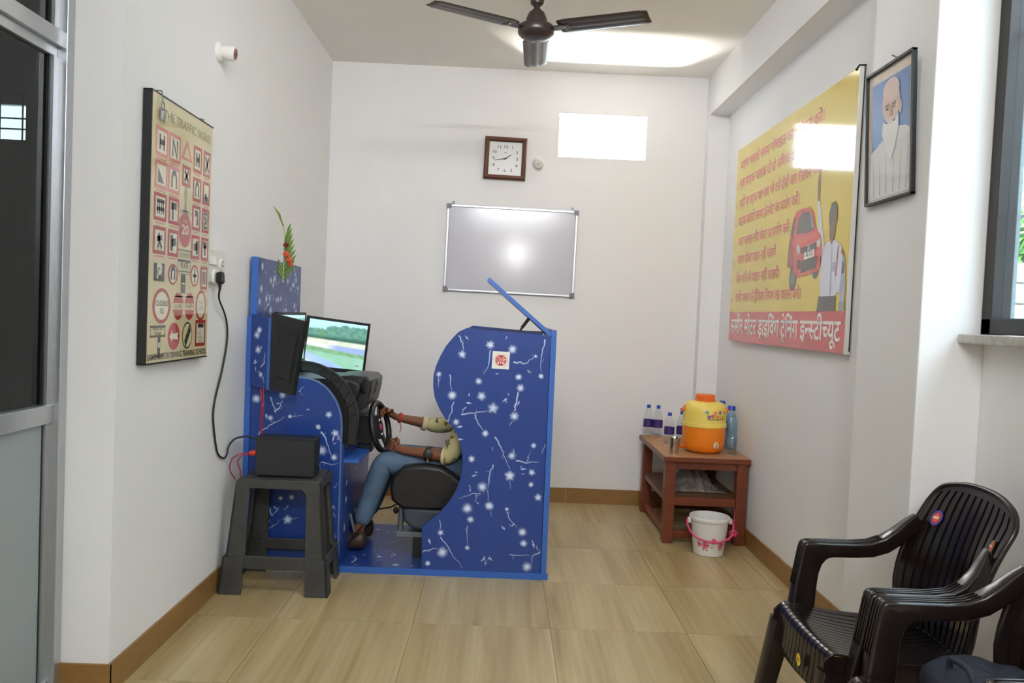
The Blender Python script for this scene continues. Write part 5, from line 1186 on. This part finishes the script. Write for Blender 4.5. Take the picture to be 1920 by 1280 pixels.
# traffic policeman, one arm raised
SK, SH, SHD, CAP = rgb(122, 78, 58), rgb(214, 218, 234), rgb(168, 174, 206), rgb(44, 40, 48)
A = lambda pts, c, k: pr_poly(mb, fp, pts, c, k)
A([(3.545, 1.80), (3.560, 1.90), (3.548, 1.955), (3.535, 1.965), (3.527, 1.90), (3.522, 1.80)], SK, 3)
A([(3.548, 1.82), (3.520, 1.815), (3.455, 1.63), (3.430, 1.56), (3.470, 1.52), (3.500, 1.56)], SH, 4)
A([(3.480, 1.56), (3.430, 1.62), (3.385, 1.625), (3.330, 1.625), (3.270, 1.595), (3.235, 1.55), (3.220, 1.42), (3.235, 1.40), (3.290, 1.40), (3.30, 1.388), (3.460, 1.385), (3.475, 1.45)], SH, 5)
A([(3.250, 1.565), (3.222, 1.53), (3.208, 1.42), (3.212, 1.352), (3.255, 1.352), (3.262, 1.42)], SHD, 6)
A([(3.478, 1.388), (3.300, 1.385), (3.300, 1.322), (3.492, 1.322)], rgb(46, 42, 46), 6)
A([(3.262, 1.36), (3.205, 1.36), (3.205, 1.325), (3.265, 1.325)], rgb(140, 150, 150), 7)
A([(3.400, 1.70), (3.392, 1.64), (3.368, 1.605), (3.345, 1.64), (3.330, 1.70), (3.365, 1.725)], SK, 7)
A([(3.404, 1.695), (3.408, 1.75), (3.385, 1.788), (3.355, 1.792), (3.328, 1.765), (3.325, 1.70), (3.360, 1.72)], CAP, 8)
A([(3.300, 1.60), (3.292, 1.60), (3.306, 1.47), (3.314, 1.47)], rgb(176, 70, 90), 8); A([(3.262, 1.585), (3.235, 1.56), (3.240, 1.545), (3.266, 1.568)], rgb(150, 44, 60), 8)
A([(3.250, 1.535), (3.230, 1.520), (3.228, 1.48), (3.250, 1.475)], rgb(96, 70, 110), 8)
A([(3.362, 1.60), (3.358, 1.60), (3.352, 1.39), (3.360, 1.39)], SHD, 8); A([(3.345, 1.53), (3.315, 1.53), (3.315, 1.49), (3.345, 1.49)], SHD, 7)
obj('printed_face', mb, GLOSSPRINT, po)

# ------------------------------------------------------------------ framed portrait on the pillar
FX = XB - 0.004
fr = thing('framed_portrait', 'black framed portrait of an old bearded man in white on blue', 'picture', (FX - 0.01, 2.64, 1.682))
fy0, fy1, fz0, fz1 = 2.795, 2.478, 1.684, 2.142
tlt = 0.020     # the top leans out from the wall
def FP(y, z, t): return (FX - 0.006 - (z - fz0) / (fz1 - fz0) * tlt - t, y, z)
b0 = 0.010
for (ya, yb2, za, zb) in ((fy0, fy1, fz0, fz0 + b0), (fy0, fy1, fz1 - b0, fz1), (fy0, fy0 - b0 * .7, fz0, fz1), (fy1 + b0 * .7, fy1, fz0, fz1)):
    obj('frame_rail', MB().prism([(ya, za), (yb2, za), (yb2, zb), (ya, zb)], FP, -0.002, 0.016), BLACKP, fr, bevel=0.002)
obj('backing', MB().prism([(fy0 - .004, fz0 + .004), (fy1 + .004, fz0 + .004), (fy1 + .004, fz1 - .004), (fy0 - .004, fz1 - .004)], FP, -0.002, 0.004), WHITEP, fr)
mb = MB(); uy = lambda u: fy0 - 0.008 - u * (fy0 - fy1 - 0.016); vz = lambda v: fz0 + 0.010 + v * (fz1 - fz0 - 0.020)
Q = lambda pts, c, k: pr_poly(mb, lambda a, b, t: FP(a, b, 0.0045 + t), [(uy(a), vz(b)) for a, b in pts], c, k)
def E_(u, v, ru, rv, c, k): Q([(u + ru * math.cos(2 * PI * i / 22), v + rv * math.sin(2 * PI * i / 22)) for i in range(22)], c, k)
Q([(0, 0), (1, 0), (1, 1), (0, 1)], rgb(216, 204, 188), 1)
Q([(.08, .10), (.93, .10), (.93, .92), (.08, .92)], rgb(92, 134, 190), 2)
Q([(.08, .44), (.35, .40), (.40, .92), (.08, .92)], rgb(112, 150, 206), 3)
WHT = rgb(218, 216, 216)
Q([(0.02, .02), (.98, .02), (.98, .46), (.86, .50), (.70, .52), (.62, .44), (.42, .44), (.34, .46), (.20, .42), (.05, .38)], WHT, 4)
for u in (.14, .28, .42, .58, .72, .86): Q([(u, .04), (u + .03, .04), (u + .10 * (u - .5) + .02, .38)], rgb(186, 184, 188), 5)
fs2 = rgb(208, 182, 172)
E_(.53, .72, .20, .155, fs2, 6); E_(.53, .82, .185, .085, rgb(216, 192, 182), 7); E_(.735, .66, .035, .05, rgb(200, 170, 160), 6)
Q([(.36, .60), (.34, .50), (.44, .36), (.54, .28), (.64, .38), (.71, .52), (.70, .62), (.62, .57), (.44, .57)], rgb(226, 224, 222), 8)
Q([(.44, .60), (.54, .575), (.64, .60), (.54, .55)], rgb(214, 212, 210), 9)
for u in (.45, .60): Q([(u - .045, .715), (u + .045, .72), (u + .04, .70), (u - .04, .70)], rgb(120, 96, 86), 9); E_(u, .682, .022, .010, rgb(70, 56, 52), 9)
Q([(.515, .70), (.555, .70), (.575, .62), (.50, .62)], rgb(182, 142, 122), 9)
obj('picture', mb, FRAMEPRINT, fr)
obj('nail', MB().tube([(FX, 2.640, 2.158), (FX - 0.03, 2.634, 2.168)], 0.0025, 6).tube([(FX - 0.028, 2.60, 2.142), (FX - 0.02, 2.636, 2.166)], 0.0015, 5), METALG, fr)

# ------------------------------------------------------------------ table and the things on it
tb2 = thing('side_table', 'low red brown wooden table with a shelf in the corner', 'table', (1.19, 4.75, 0))
tx0, tx1, ty0, ty1, tz = 0.935, 1.418, 4.345, 5.120, 0.497
obj('tabletop', box(tx0, tx1, ty0, ty1, tz - 0.022, tz), TABLETOP, tb2, bevel=0.004)
for a in ((tx0 - 0.006, tx1, ty0 - 0.010, ty0), (tx0 - 0.006, tx1, ty1, ty1 + 0.008)): obj('edge_batten', box(*a, tz - 0.030, tz - 0.002), REDWOOD, tb2, bevel=0.003)
obj('edge_batten', box(tx0 - 0.008, tx0, ty0 - 0.01, ty1 + 0.008, tz - 0.030, tz - 0.002), REDWOOD, tb2, bevel=0.003)
lw = 0.060
LX = (tx0 + 0.012, tx1 - lw - 0.006); LY = (ty0 + 0.020, ty1 - lw - 0.010)
for x in LX:
    for y in LY: obj('leg', box(x, x + lw, y, y + lw, 0, tz - 0.022), REDWOOD, tb2, bevel=0.003)
obj('apron', box(LX[0] + lw, LX[1], LY[0] + 0.008, LY[0] + 0.030, tz - 0.075, tz - 0.022), REDWOOD, tb2, bevel=0.002)
obj('apron', box(LX[0] + lw, LX[1], LY[1] + 0.03, LY[1] + 0.052, tz - 0.075, tz - 0.022), REDWOOD, tb2)
obj('apron', box(LX[1] + 0.03, LX[1] + 0.052, LY[0] + lw, LY[1], tz - 0.075, tz - 0.022), REDWOOD, tb2)
obj('shelf_rail', box(LX[0] + lw, LX[1], LY[0] + 0.010, LY[0] + 0.034, 0.215, 0.262), REDWOOD, tb2, bevel=0.002)
obj('shelf_rail', box(LX[0] + 0.012, LX[0] + 0.036, LY[0] + lw, LY[1], 0.225, 0.255), REDWOOD, tb2)
obj('shelf', box(LX[0] + 0.02, LX[1] + 0.04, LY[0] + 0.034, LY[1] + 0.03, 0.248, 0.260), mat('shelf_board', rgb(110, 76, 54), 0.5, noise=0.15), tb2)
for (x0, x1, y0, y1) in ((LX[0] + lw, LX[1], LY[0] + 0.012, LY[0] + 0.036), (LX[0] + lw, LX[1], LY[1] + 0.02, LY[1] + 0.044), (LX[0] + 0.018, LX[0] + 0.042, LY[0] + lw, LY[1]), (LX[1] + 0.018, LX[1] + 0.042, LY[0] + lw, LY[1])):
    obj('stretcher', box(x0, x1, y0, y1, 0.028, 0.072), REDWOOD, tb2, bevel=0.002)
rs = random.Random(4)
def crumple(u, v):
    x = 1.02 + u * 0.32; y = 4.52 + v * 0.26
    return (x + rs.uniform(-.012, .012), y + rs.uniform(-.012, .012), 0.264 + (0.115 * math.sin(PI * min(1, u * 1.1 + .02)) * math.sin(PI * v) ** .6 if 0 < u < 1 and 0 < v < 1 else 0) * (1 + rs.uniform(-.45, .35)))
tag(obj('crumpled_paper', MB().grid(crumple, 14, 11), PAPER, solid=0.002), 'crumpled grey paper heap on the lower shelf of the table', 'paper')
jug = thing('water_jug', 'round orange and yellow insulated water jug on the table', 'water jug', (1.200, 4.555, tz))
jc = (1.200, 4.555, tz)
obj('lower_body', MB().lathe([(0.075, 0.0), (0.098, 0.006), (0.113, 0.022), (0.121, 0.05), (0.1235, 0.10), (0.124, 0.150)], jc, 36), ORANGE, jug, smooth=40)
obj('upper_body', MB().lathe([(0.124, 0.150), (0.128, 0.153), (0.128, 0.172), (0.1245, 0.176), (0.1235, 0.24), (0.121, 0.262), (0.112, 0.282), (0.096, 0.292), (0.066, 0.297)], jc, 36), YELLOW, jug, smooth=40)
obj('lid', MB().lathe([(0.060, 0.290), (0.060, 0.302), (0.056, 0.304), (0.057, 0.330), (0.052, 0.336), (0.0, 0.338)], jc, 28, cap=False), ORANGED, jug, smooth=35)
for s_ in (-1, 1): obj('handle_lug', MB().obox((jc[0] + s_ * 0.122, jc[1] - 0.01, tz + 0.252), (s_ * .5, 0, -.6), (0, 1, 0), (s_ * .6, 0, .5), 0.042, 0.032, 0.018), ORANGED, jug, bevel=0.005)
obj('handle', MB().tube(smooth_path([(jc[0] - 0.124, jc[1] + 0.02, tz + 0.245), (jc[0] - 0.125, jc[1] + 0.06, tz + 0.235), (jc[0] - 0.06, jc[1] + 0.13, tz + 0.225), (jc[0] + 0.06, jc[1] + 0.13, tz + 0.225), (jc[0] + 0.125, jc[1] + 0.06, tz + 0.235), (jc[0] + 0.124, jc[1] + 0.02, tz + 0.245)]), 0.006, 8), ORANGED, jug, smooth=True)
def jsurf(r):
    return lambda a, b, t: (jc[0] + (r + 0.0006 + t) * math.sin(a / r), jc[1] - (r + 0.0006 + t) * math.cos(a / r), tz + b)
fj = jsurf(0.1245); mb = MB()
rs = random.Random(9)
for k, (a, b, c) in enumerate(((-.018, .243, rgb(90, 170, 170)), (.030, .240, rgb(230, 120, 120)), (.062, .243, rgb(150, 60, 140)), (.100, .240, rgb(110, 160, 90)), (-.004, .218, rgb(140, 80, 170)), (.048, .216, rgb(230, 140, 50)), (.082, .215, rgb(220, 170, 40)), (.015, .222, rgb(216, 70, 120)))):
    for i in range(5): pr_ell(mb, fj, a + .006 * math.cos(i * 1.257), b + .006 * math.sin(i * 1.257), .0045, .0045, c, 1 + k * 0.2, 8)
    pr_line(mb, fj, [(a, b - .006), (a + .004, b - .022), (a + .008, .202)], .0026, rgb(96, 120, 70), 0.8)
pr_line(mb, fj, [(-.02 + .01 * i, .203 + .004 * math.sin(i * 1.7)) for i in range(13)], .004, rgb(110, 110, 80), 0.9)
obj('flower_print', mb, PRINT, jug)['label'] = 'band of printed coloured flowers'
mb = MB(); fj2 = jsurf(0.1242); pr_ell(mb, fj2, .046, .055, .018, .020, rgb(226, 214, 190), 1); pr_ell(mb, fj2, .050, .062, .009, .008, rgb(226, 180, 60), 2); pr_ell(mb, fj2, .048, .050, .008, .006, rgb(120, 120, 140), 2); pr_ell(mb, fj2, .046, .041, .007, .005, rgb(226, 130, 140), 2)
obj('sticker', mb, PRINT, jug)['label'] = 'small round coloured sticker'
obj('tap', MB().lathe([(0.012, 0), (0.012, 0.02), (0.008, 0.024)], (jc[0] - 0.118, jc[1] - 0.02, tz + 0.03), 12, (-1, -.3, 0)), ORANGED, jug)
WATER = glass_mat('water_in_plastic', (0.95, 0.97, 0.98, 1), rough=0.02)
def bottle(label, x, y, r, h, body, cap_m, lab_m=None, name='water_bottle', group=None, cap_w=0.4):
    t = thing(name, label, 'bottle', (x, y, tz), group)
    pr = [(r * .8, 0), (r * .95, .004), (r, .012), (r, h * .20), (r * .93, h * .24), (r, h * .28), (r, h * .56), (r * .97, h * .60), (r * .80, h * .74), (r * .5, h * .86), (r * .36, h * .90), (r * .36, h * .93)]
    obj('body', MB().lathe(pr, (x, y, tz), 18), body, t, smooth=40)
    obj('cap', MB().lathe([(r * (cap_w + .03), h * .90), (r * (cap_w + .03), h * .91), (r * cap_w, h * .915), (r * cap_w, h * .99), (r * cap_w * .9, h)], (x, y, tz), 16), cap_m, t, smooth=40)
    if lab_m: obj('label_band', MB().lathe([(r * 1.012, h * .30), (r * 1.012, h * .53)], (x, y, tz), 18, cap=False), lab_m, t, smooth=40)
    return t
bottle('clear purple labelled water bottle nearest the far left corner of the table top', 1.030, 5.050, 0.031, 0.205, WATER, BLUECAP, PURPLE)
bottle('clear purple labelled water bottle standing right behind the far left bottle', 0.972, 5.076, 0.031, 0.205, WATER, BLUECAP, PURPLE)
bottle('clear purple labelled water bottle in front, behind the steel tumbler', 1.052, 4.805, 0.031, 0.190, WATER, BLUECAP, PURPLE)
bottle('clear purple labelled water bottle half hidden by the left side of the jug', 1.125, 4.790, 0.031, 0.205, WATER, BLUECAP, PURPLE)
bottle('tall pale blue bottle with a wide blue cap right of the jug', 1.390, 4.665, 0.036, 0.262, BLUECLEAR, BLUECAP, None, 'blue_bottle', None, 0.62)
bottle('pale blue bottle with a teal band behind the tall blue one', 1.392, 4.870, 0.033, 0.270, BLUECLEAR, BLUECAP, TEAL, 'blue_bottle', None, 0.5)
tm = thing('tumbler', 'shiny steel tumbler beside the water jug', 'tumbler', (1.010, 4.455, tz))
obj('cup', MB().lathe([(0.0, 0.002), (0.024, 0.0), (0.025, 0.003), (0.030, 0.088), (0.0315, 0.091), (0.030, 0.091), (0.0285, 0.088), (0.0235, 0.006), (0.0, 0.006)], (1.010, 4.455, tz), 24, cap=False), STEEL, tm, smooth=40)
gl = thing('plastic_cup', 'small clear plastic cup in front of the blue bottle', 'cup', (1.355, 4.500, tz))
obj('cup', MB().lathe([(0.0, 0.001), (0.022, 0.0), (0.029, 0.100), (0.030, 0.102), (0.028, 0.100), (0.021, 0.003), (0.0, 0.003)], (1.355, 4.500, tz), 20, cap=False), CLEARP, gl, smooth=40)
bk = thing('bucket', 'small white bucket with pink flowers and a pink handle', 'bucket', (1.165, 4.205, 0))
bc = (1.165, 4.205, 0)
obj('body', MB().lathe([(0.0, 0.006), (0.074, 0.0), (0.079, 0.004), (0.100, 0.188), (0.108, 0.190), (0.109, 0.204), (0.105, 0.207), (0.099, 0.204), (0.096, 0.19), (0.076, 0.010), (0.0, 0.010)], bc, 36, cap=False), WHITEP, bk, smooth=35)
for s_ in (-1, 1): obj('handle_lug', MB().box(bc[0] + s_ * 0.111 - 0.008, bc[0] + s_ * 0.111 + 0.008, bc[1] - 0.012, bc[1] + 0.012, 0.165, 0.195), WHITEP, bk, bevel=0.003)
obj('handle', MB().tube(smooth_path([(bc[0] - 0.121, bc[1], 0.188), (bc[0] - 0.122, bc[1] - 0.03, 0.150), (bc[0] - 0.095, bc[1] - 0.075, 0.112), (bc[0] - 0.03, bc[1] - 0.108, 0.092), (bc[0] + 0.03, bc[1] - 0.108, 0.092), (bc[0] + 0.095, bc[1] - 0.075, 0.112), (bc[0] + 0.122, bc[1] - 0.03, 0.150), (bc[0] + 0.121, bc[1], 0.188)]), 0.0055, 8), PINK, bk, smooth=True)
mb = MB()
def bks(a, b, t):
    r = 0.079 + (b - 0.004) * 0.021 / 0.184 + 0.0008 + t
    return (bc[0] + r * math.sin(a / 0.088), bc[1] - r * math.cos(a / 0.088), b)
for (a, b, s_) in ((-.040, .064, 1.0), (.050, .066, 1.1), (.004, .090, .8), (-.075, .066, .7)):
    for i in range(6): pr_ell(mb, bks, a + .012 * s_ * math.cos(i * 1.05), b + .012 * s_ * math.sin(i * 1.05), .0095 * s_, .0095 * s_, (rgb(214, 90, 130), rgb(232, 140, 166))[i % 2], 1 + .1 * i, 9)
    pr_ell(mb, bks, a, b, .006 * s_, .006 * s_, rgb(176, 40, 90), 2, 8)
for (a, b) in ((-.050, .040), (-.030, .038), (.036, .042), (.060, .040), (.064, .090), (-.004, .055)):
    pr_poly(mb, bks, [(a - .006, b), (a, b + .004), (a + .006, b + .001), (a, b - .003)], rgb(60, 60, 50), 1)
obj('flower_print', mb, PRINT, bk)['label'] = 'printed pink roses'
pk = thing('pink_rosette', 'small bright pink plastic rosette beside the right table leg', 'ornament', (1.325, 4.300, 0.066))
rs = random.Random(2); mb = MB()
for k in range(7):
    a = 2 * PI * k / 7; mb.blob((1.325 + 0.016 * math.cos(a), 4.300, 0.088 + 0.014 * math.sin(a)), (0.011, 0.008, 0.009), 8, 6)
obj('petals', mb, PINK, pk, smooth=True)
obj('string', MB().tube([(1.325, 4.302, 0.10), (1.33, 4.306, 0.15), (1.336, 4.325, 0.20), (1.338, 4.362, 0.225)], 0.0015, 5), PINK, pk)

# ------------------------------------------------------------------ moulded plastic armchairs
def rrect(w, h, r=0.3):
    o = []; rr = min(w, h) * r
    for cx_, cy2, a0 in ((w - rr, h - rr, 0), (-w + rr, h - rr, 90), (-w + rr, -h + rr, 180), (w - rr, -h + rr, 270)):
        for k in range(4): a = math.radians(a0 + k * 30); o.append((cx_ + rr * math.cos(a), cy2 + rr * math.sin(a)))
    return o
CW = 0.210
def chair_parts(t, cy):
    # backrest: a wrapped shell with upright grooves
    NB = 13
    def back(u, v, off):
        k = v; yy = (u - 0.5) * 2
        hw_ = 0.145 + 0.048 * math.sin(min(1, k / 0.30) * PI / 2) - 0.008 * max(0, k - .3)
        if k > 0.86: hw_ -= 0.030 * ((k - .86) / .14) ** 2.2
        z = 0.398 + v * 0.436 - 0.026 * abs(yy) ** 2.6 * max(0, (k - 0.35) / 0.65)
        x = 1.203 + 0.022 * k + 0.080 * k * k - 0.040 * yy * yy * (0.5 + 0.5 * math.sin(PI * min(1, k * 1.1)))
        g_ = (u * NB) % 1.0
        dpt = 0.0055 if (g_ < 0.16 or g_ > 0.84) and 0.06 < v < 0.95 and 0.03 < u < 0.97 else 0.0
        return (x + off + dpt, cy + yy * hw_, z)
    us = []
    for i in range(NB): us += [(i + f) / NB for f in (0.0, 0.155, 0.17, 0.83, 0.845)]
    us.append(1.0)
    vs_ = [0, 0.05, 0.065] + [0.065 + 0.88 * i / 16 for i in range(1, 17)] + [0.952, 0.962, 0.972, 0.981, 0.989, 0.995, 1.0]
    mb = MB()
    F_ = [back(u, v, 0) for v in vs_ for u in us]; nu = len(us); nv = len(vs_)
    B_ = [(p[0] + 0.012, p[1], p[2]) for p in [back(u, v, -0.0) for v in vs_ for u in us]]
    fs = [(j * nu + i, j * nu + i + 1, (j + 1) * nu + i + 1, (j + 1) * nu + i) for j in range(nv - 1) for i in range(nu - 1)]
    n0 = nu * nv
    fsb = [tuple(q + n0 for q in f) for f in fs]
    rim = [i for i in range(nu)] + [j * nu + nu - 1 for j in range(1, nv)] + [(nv - 1) * nu + i for i in range(nu - 2, -1, -1)] + [j * nu for j in range(nv - 2, 0, -1)]
    side = [(rim[i], rim[(i + 1) % len(rim)], rim[(i + 1) % len(rim)] + n0, rim[i] + n0) for i in range(len(rim))]
    mb.add(F_ + B_, fs + fsb + side)
    obj('backrest', mb, CHAIRP, t, smooth=38)
    vv = [0.02, .1, .2, .3, .4, .5, .6, .7, .78, .84, .88, .91, .94, .965, .985]
    rimpts = [Vector(back(0, v, 0.004)) for v in vv]
    top_ = [Vector(back(u, 1.0, 0.004)) for u in (0.02, .05, .09, .14, .2, .26, .34, .42, .5, .58, .66, .74, .8, .86, .91, .95, .98)]
    right_ = [Vector(back(1, v, 0.004)) for v in vv[::-1]]
    obj('back_rim', MB().tube(rimpts + top_ + right_, 0.0085, 8), CHAIRP, t, smooth=True)
    # seat with grooves running front to back and a rolled front lip
    NS = 15
    def seat(u, v):
        yy = (u - 0.5) * 2; s_ = v
        if s_ < 0.14: x = 0.834 + 0.010 * math.sin(s_ / .14 * PI / 2) - 0.012; z = 0.330 + 0.095 * s_ / .14
        elif s_ < 0.22: a = (s_ - .14) / .08 * PI / 2; x = 0.832 + 0.020 * (1 - math.cos(a)); z = 0.425 + 0.018 * math.sin(a)
        else: k = (s_ - .22) / .78; x = 0.852 + k * 0.355; z = 0.443 - 0.042 * math.sin(min(1, k * 1.4) * PI / 2) * (1 - 0.4 * yy * yy) + 0.012 * max(0, k - .8) * 5
        g_ = (u * NS) % 1.0
        d_ = 0.004 if (g_ < .16 or g_ > .84) and 0.03 < u < 0.97 and s_ > 0.02 else 0
        if s_ < 0.18: x += d_
        else: z -= d_
        z += 0.004 * yy * yy; x += 0.012 * yy * yy * max(0, 1 - s_ * 3)
        return (x, cy + yy * (0.178 - 0.020 * max(0, s_ - .3)), z)
    us = []
    for i in range(NS): us += [(i + f) / NS for f in (0.0, 0.155, 0.17, 0.83, 0.845)]
    us.append(1.0)
    vs_ = [0, .03, .07, .11, .14, .155, .17, .185, .2, .22, .26, .32, .4, .5, .6, .7, .8, .9, 1.0]
    mb = MB(); nu = len(us); nv = len(vs_)
    mb.add([seat(u, v) for v in vs_ for u in us], [(j * nu + i, j * nu + i + 1, (j + 1) * nu + i + 1, (j + 1) * nu + i) for j in range(nv - 1) for i in range(nu - 1)])
    obj('seat', mb, CHAIRP, t, smooth=38, solid=0.006)
    for s_ in (-1, 1):
        y = cy + s_ * CW
        # arm: a post from the seat side that bends into the rest and curls up to the back
        pr_ = [((0.866, .345), (0.940, .345), .020, .014), ((0.876, .42), (0.946, .42), .021, .010), ((0.888, .50), (0.952, .49), .022, .002), ((0.897, .555), (0.957, .53), .022, 0), ((0.903, .592), (0.965, .556), .023, 0),
               ((0.906, .612), (0.976, .571), .024, 0), ((0.914, .6205), (0.986, .5765), .024, 0), ((0.945, .622), (1.0, .579), .025, 0), ((1.00, .622), (1.02, .579), .025, 0), ((1.06, .622), (1.065, .580), .025, 0), ((1.105, .628), (1.112, .584), .025, .002),
               ((1.14, .644), (1.155, .600), .024, .008), ((1.17, .670), (1.192, .630), .021, .018), ((1.195, .700), (1.218, .662), .017, .030), ((1.215, .722), (1.238, .690), .012, .042)]
        amb = MB(); lv = []
        for (ox_, oz_), (ix_, iz_), hw2, dy_ in pr_:
            cxx, czz = (ox_ + ix_) / 2, (oz_ + iz_) / 2; hx2, hz2 = (ox_ - ix_) / 2, (oz_ - iz_) / 2; hl = math.hypot(hx2, hz2)
            lv += [(cxx + hx2 * b2 / hl, y - s_ * dy_ + a2, czz + hz2 * b2 / hl) for a2, b2 in rrect(hw2, hl, 0.34)]
        nn2 = 16; ns2 = len(pr_)
        amb.add(lv, [(i * nn2 + j, i * nn2 + (j + 1) % nn2, (i + 1) * nn2 + (j + 1) % nn2, (i + 1) * nn2 + j) for i in range(ns2 - 1) for j in range(nn2)] + [tuple(range(nn2))[::-1], tuple((ns2 - 1) * nn2 + j for j in range(nn2))])
        ar_ = obj('armrest', amb, CHAIRP, t, smooth=50)
        for k in (-0.012, 0.0, 0.012):
            obj('ridge', MB().tube([(0.886, y + k, 0.492), (0.897, y + k, 0.560), (0.9035, y + k, 0.600), (0.909, y + k, 0.6165), (0.922, y + k, 0.6215), (0.985, y + k, 0.6225), (1.05, y + k, 0.6222), (1.10, y + k - s_ * .002, 0.6275), (1.135, y + k - s_ * .008, 0.642)], 0.0030, 6), CHAIRP, ar_, smooth=True)
        obj('leg', MB().sweep([(0.848, cy + s_ * 0.170, 0.40), (0.822, cy + s_ * 0.182, 0.25), (0.776, cy + s_ * 0.198, 0.0)], [rrect(0.024, 0.030), rrect(0.022, 0.026), rrect(0.020, 0.020)], up=(0, 1, 0)), CHAIRP, t, smooth=40)
        obj('leg', MB().sweep([(1.175, cy + s_ * 0.150, 0.42), (1.205, cy + s_ * 0.165, 0.22), (1.250, cy + s_ * 0.185, 0.0)], [rrect(0.022, 0.028), rrect(0.020, 0.024), rrect(0.018, 0.018)], up=(0, 1, 0)), CHAIRP, t, smooth=40)
        obj('side_skirt', MB().prism([(0.822, 0.335), (0.824, 0.425), (0.838, 0.440), (0.90, 0.436), (1.20, 0.408), (1.20, 0.36), (1.0, 0.365)], lambda a, b, tt: (a, tt, b), cy + s_ * 0.171, cy + s_ * 0.179), CHAIRP, t)
    return back
C1, C2 = 2.073, 1.597
ch1 = thing('plastic_chair', 'dark brown moulded plastic armchair with round stickers on back and front, the farther of two', 'chair', (1.03, C1, 0), 'plastic armchairs under the window')
bk1 = chair_parts(ch1, C1)
def sticker_on_back(u, v, ru, rv, cols, name):
    p = Vector(bk1(u, v, -0.002)); mb = MB()
    du = (Vector(bk1(u + 1 / 13, v, 0)) - Vector(bk1(u - 1 / 13, v, 0))).normalized(); dv_ = (Vector(bk1(u, v + .04, 0)) - Vector(bk1(u, v - .04, 0))).normalized(); n_ = du.cross(dv_).normalized()
    if n_.x > 0: n_ = -n_
    fn = lambda a, b, t: tuple(p + du * a + dv_ * b + n_ * (0.0022 + t))
    for i, (k, c) in enumerate(cols): pr_ell(mb, fn, 0, 0, ru * k, rv * (k if i else 1), c, 1 + i, 16)
    pr_rect(mb, fn, -ru * .5, -rv * .12, ru * .5, rv * .16, rgb(240, 220, 200), 6)
    o = obj('sticker', mb, PRINT, ch1); o['label'] = name
# u = 1 is the far side of the chair from the camera
sticker_on_back(10.5 / 13, 0.76, 0.021, 0.024, [(1.0, rgb(70, 70, 170)), (.72, rgb(206, 50, 40)), (.5, rgb(226, 110, 60))], 'blue and red round sticker')
sticker_on_back(1.5 / 13, 0.76, 0.012, 0.018, [(1.0, rgb(50, 110, 60)), (.8, rgb(206, 90, 60))], 'small orange and green sticker')
mb = MB(); fy_ = lambda a, b, t: (0.8155 - t, C1 - 0.045 - a, 0.374 + b)
pr_ell(mb, fy_, 0, 0, 0.0145, 0.0165, rgb(236, 206, 40), 1, 24); pr_text(mb, fy_, 'NEW', -0.010, -0.0035, 0.010, 0.0075, rgb(190, 60, 40), 2, 0.02)
o = obj('sticker', mb, PRINT, ch1); o['label'] = 'yellow round sticker with red lettering'
ch2 = thing('plastic_chair', 'dark brown moulded plastic armchair cut by the right edge, dark bag on it', 'chair', (1.03, C2, 0), 'plastic armchairs under the window')
chair_parts(ch2, C2)
bg_ = thing('cloth_bag', 'dark navy cloth bag lying on the nearer plastic chair', 'bag', (1.06, C2 + 0.02, 0.425))
def bagf(u, v):
    th = 2 * PI * u; ph = PI * v
    e = lambda c, p: math.copysign(abs(c) ** p, c)
    return (1.065 + 0.115 * e(math.sin(ph), .5) * e(math.cos(th), .6), C2 + 0.01 + 0.150 * e(math.sin(ph), .5) * e(math.sin(th), .6), 0.478 + 0.055 * e(math.cos(ph), .7) + 0.006 * math.sin(5 * th))
obj('body', MB().grid(bagf, 28, 14), NAVY, bg_, smooth=True, merge=True)
obj('handle', MB().tube(smooth_path([(0.99, C2 + 0.05, 0.53), (0.985, C2 + 0.04, 0.555), (0.985, C2 - 0.02, 0.56), (0.99, C2 - 0.04, 0.53)]), 0.007, 8), NAVY, bg_, smooth=True)
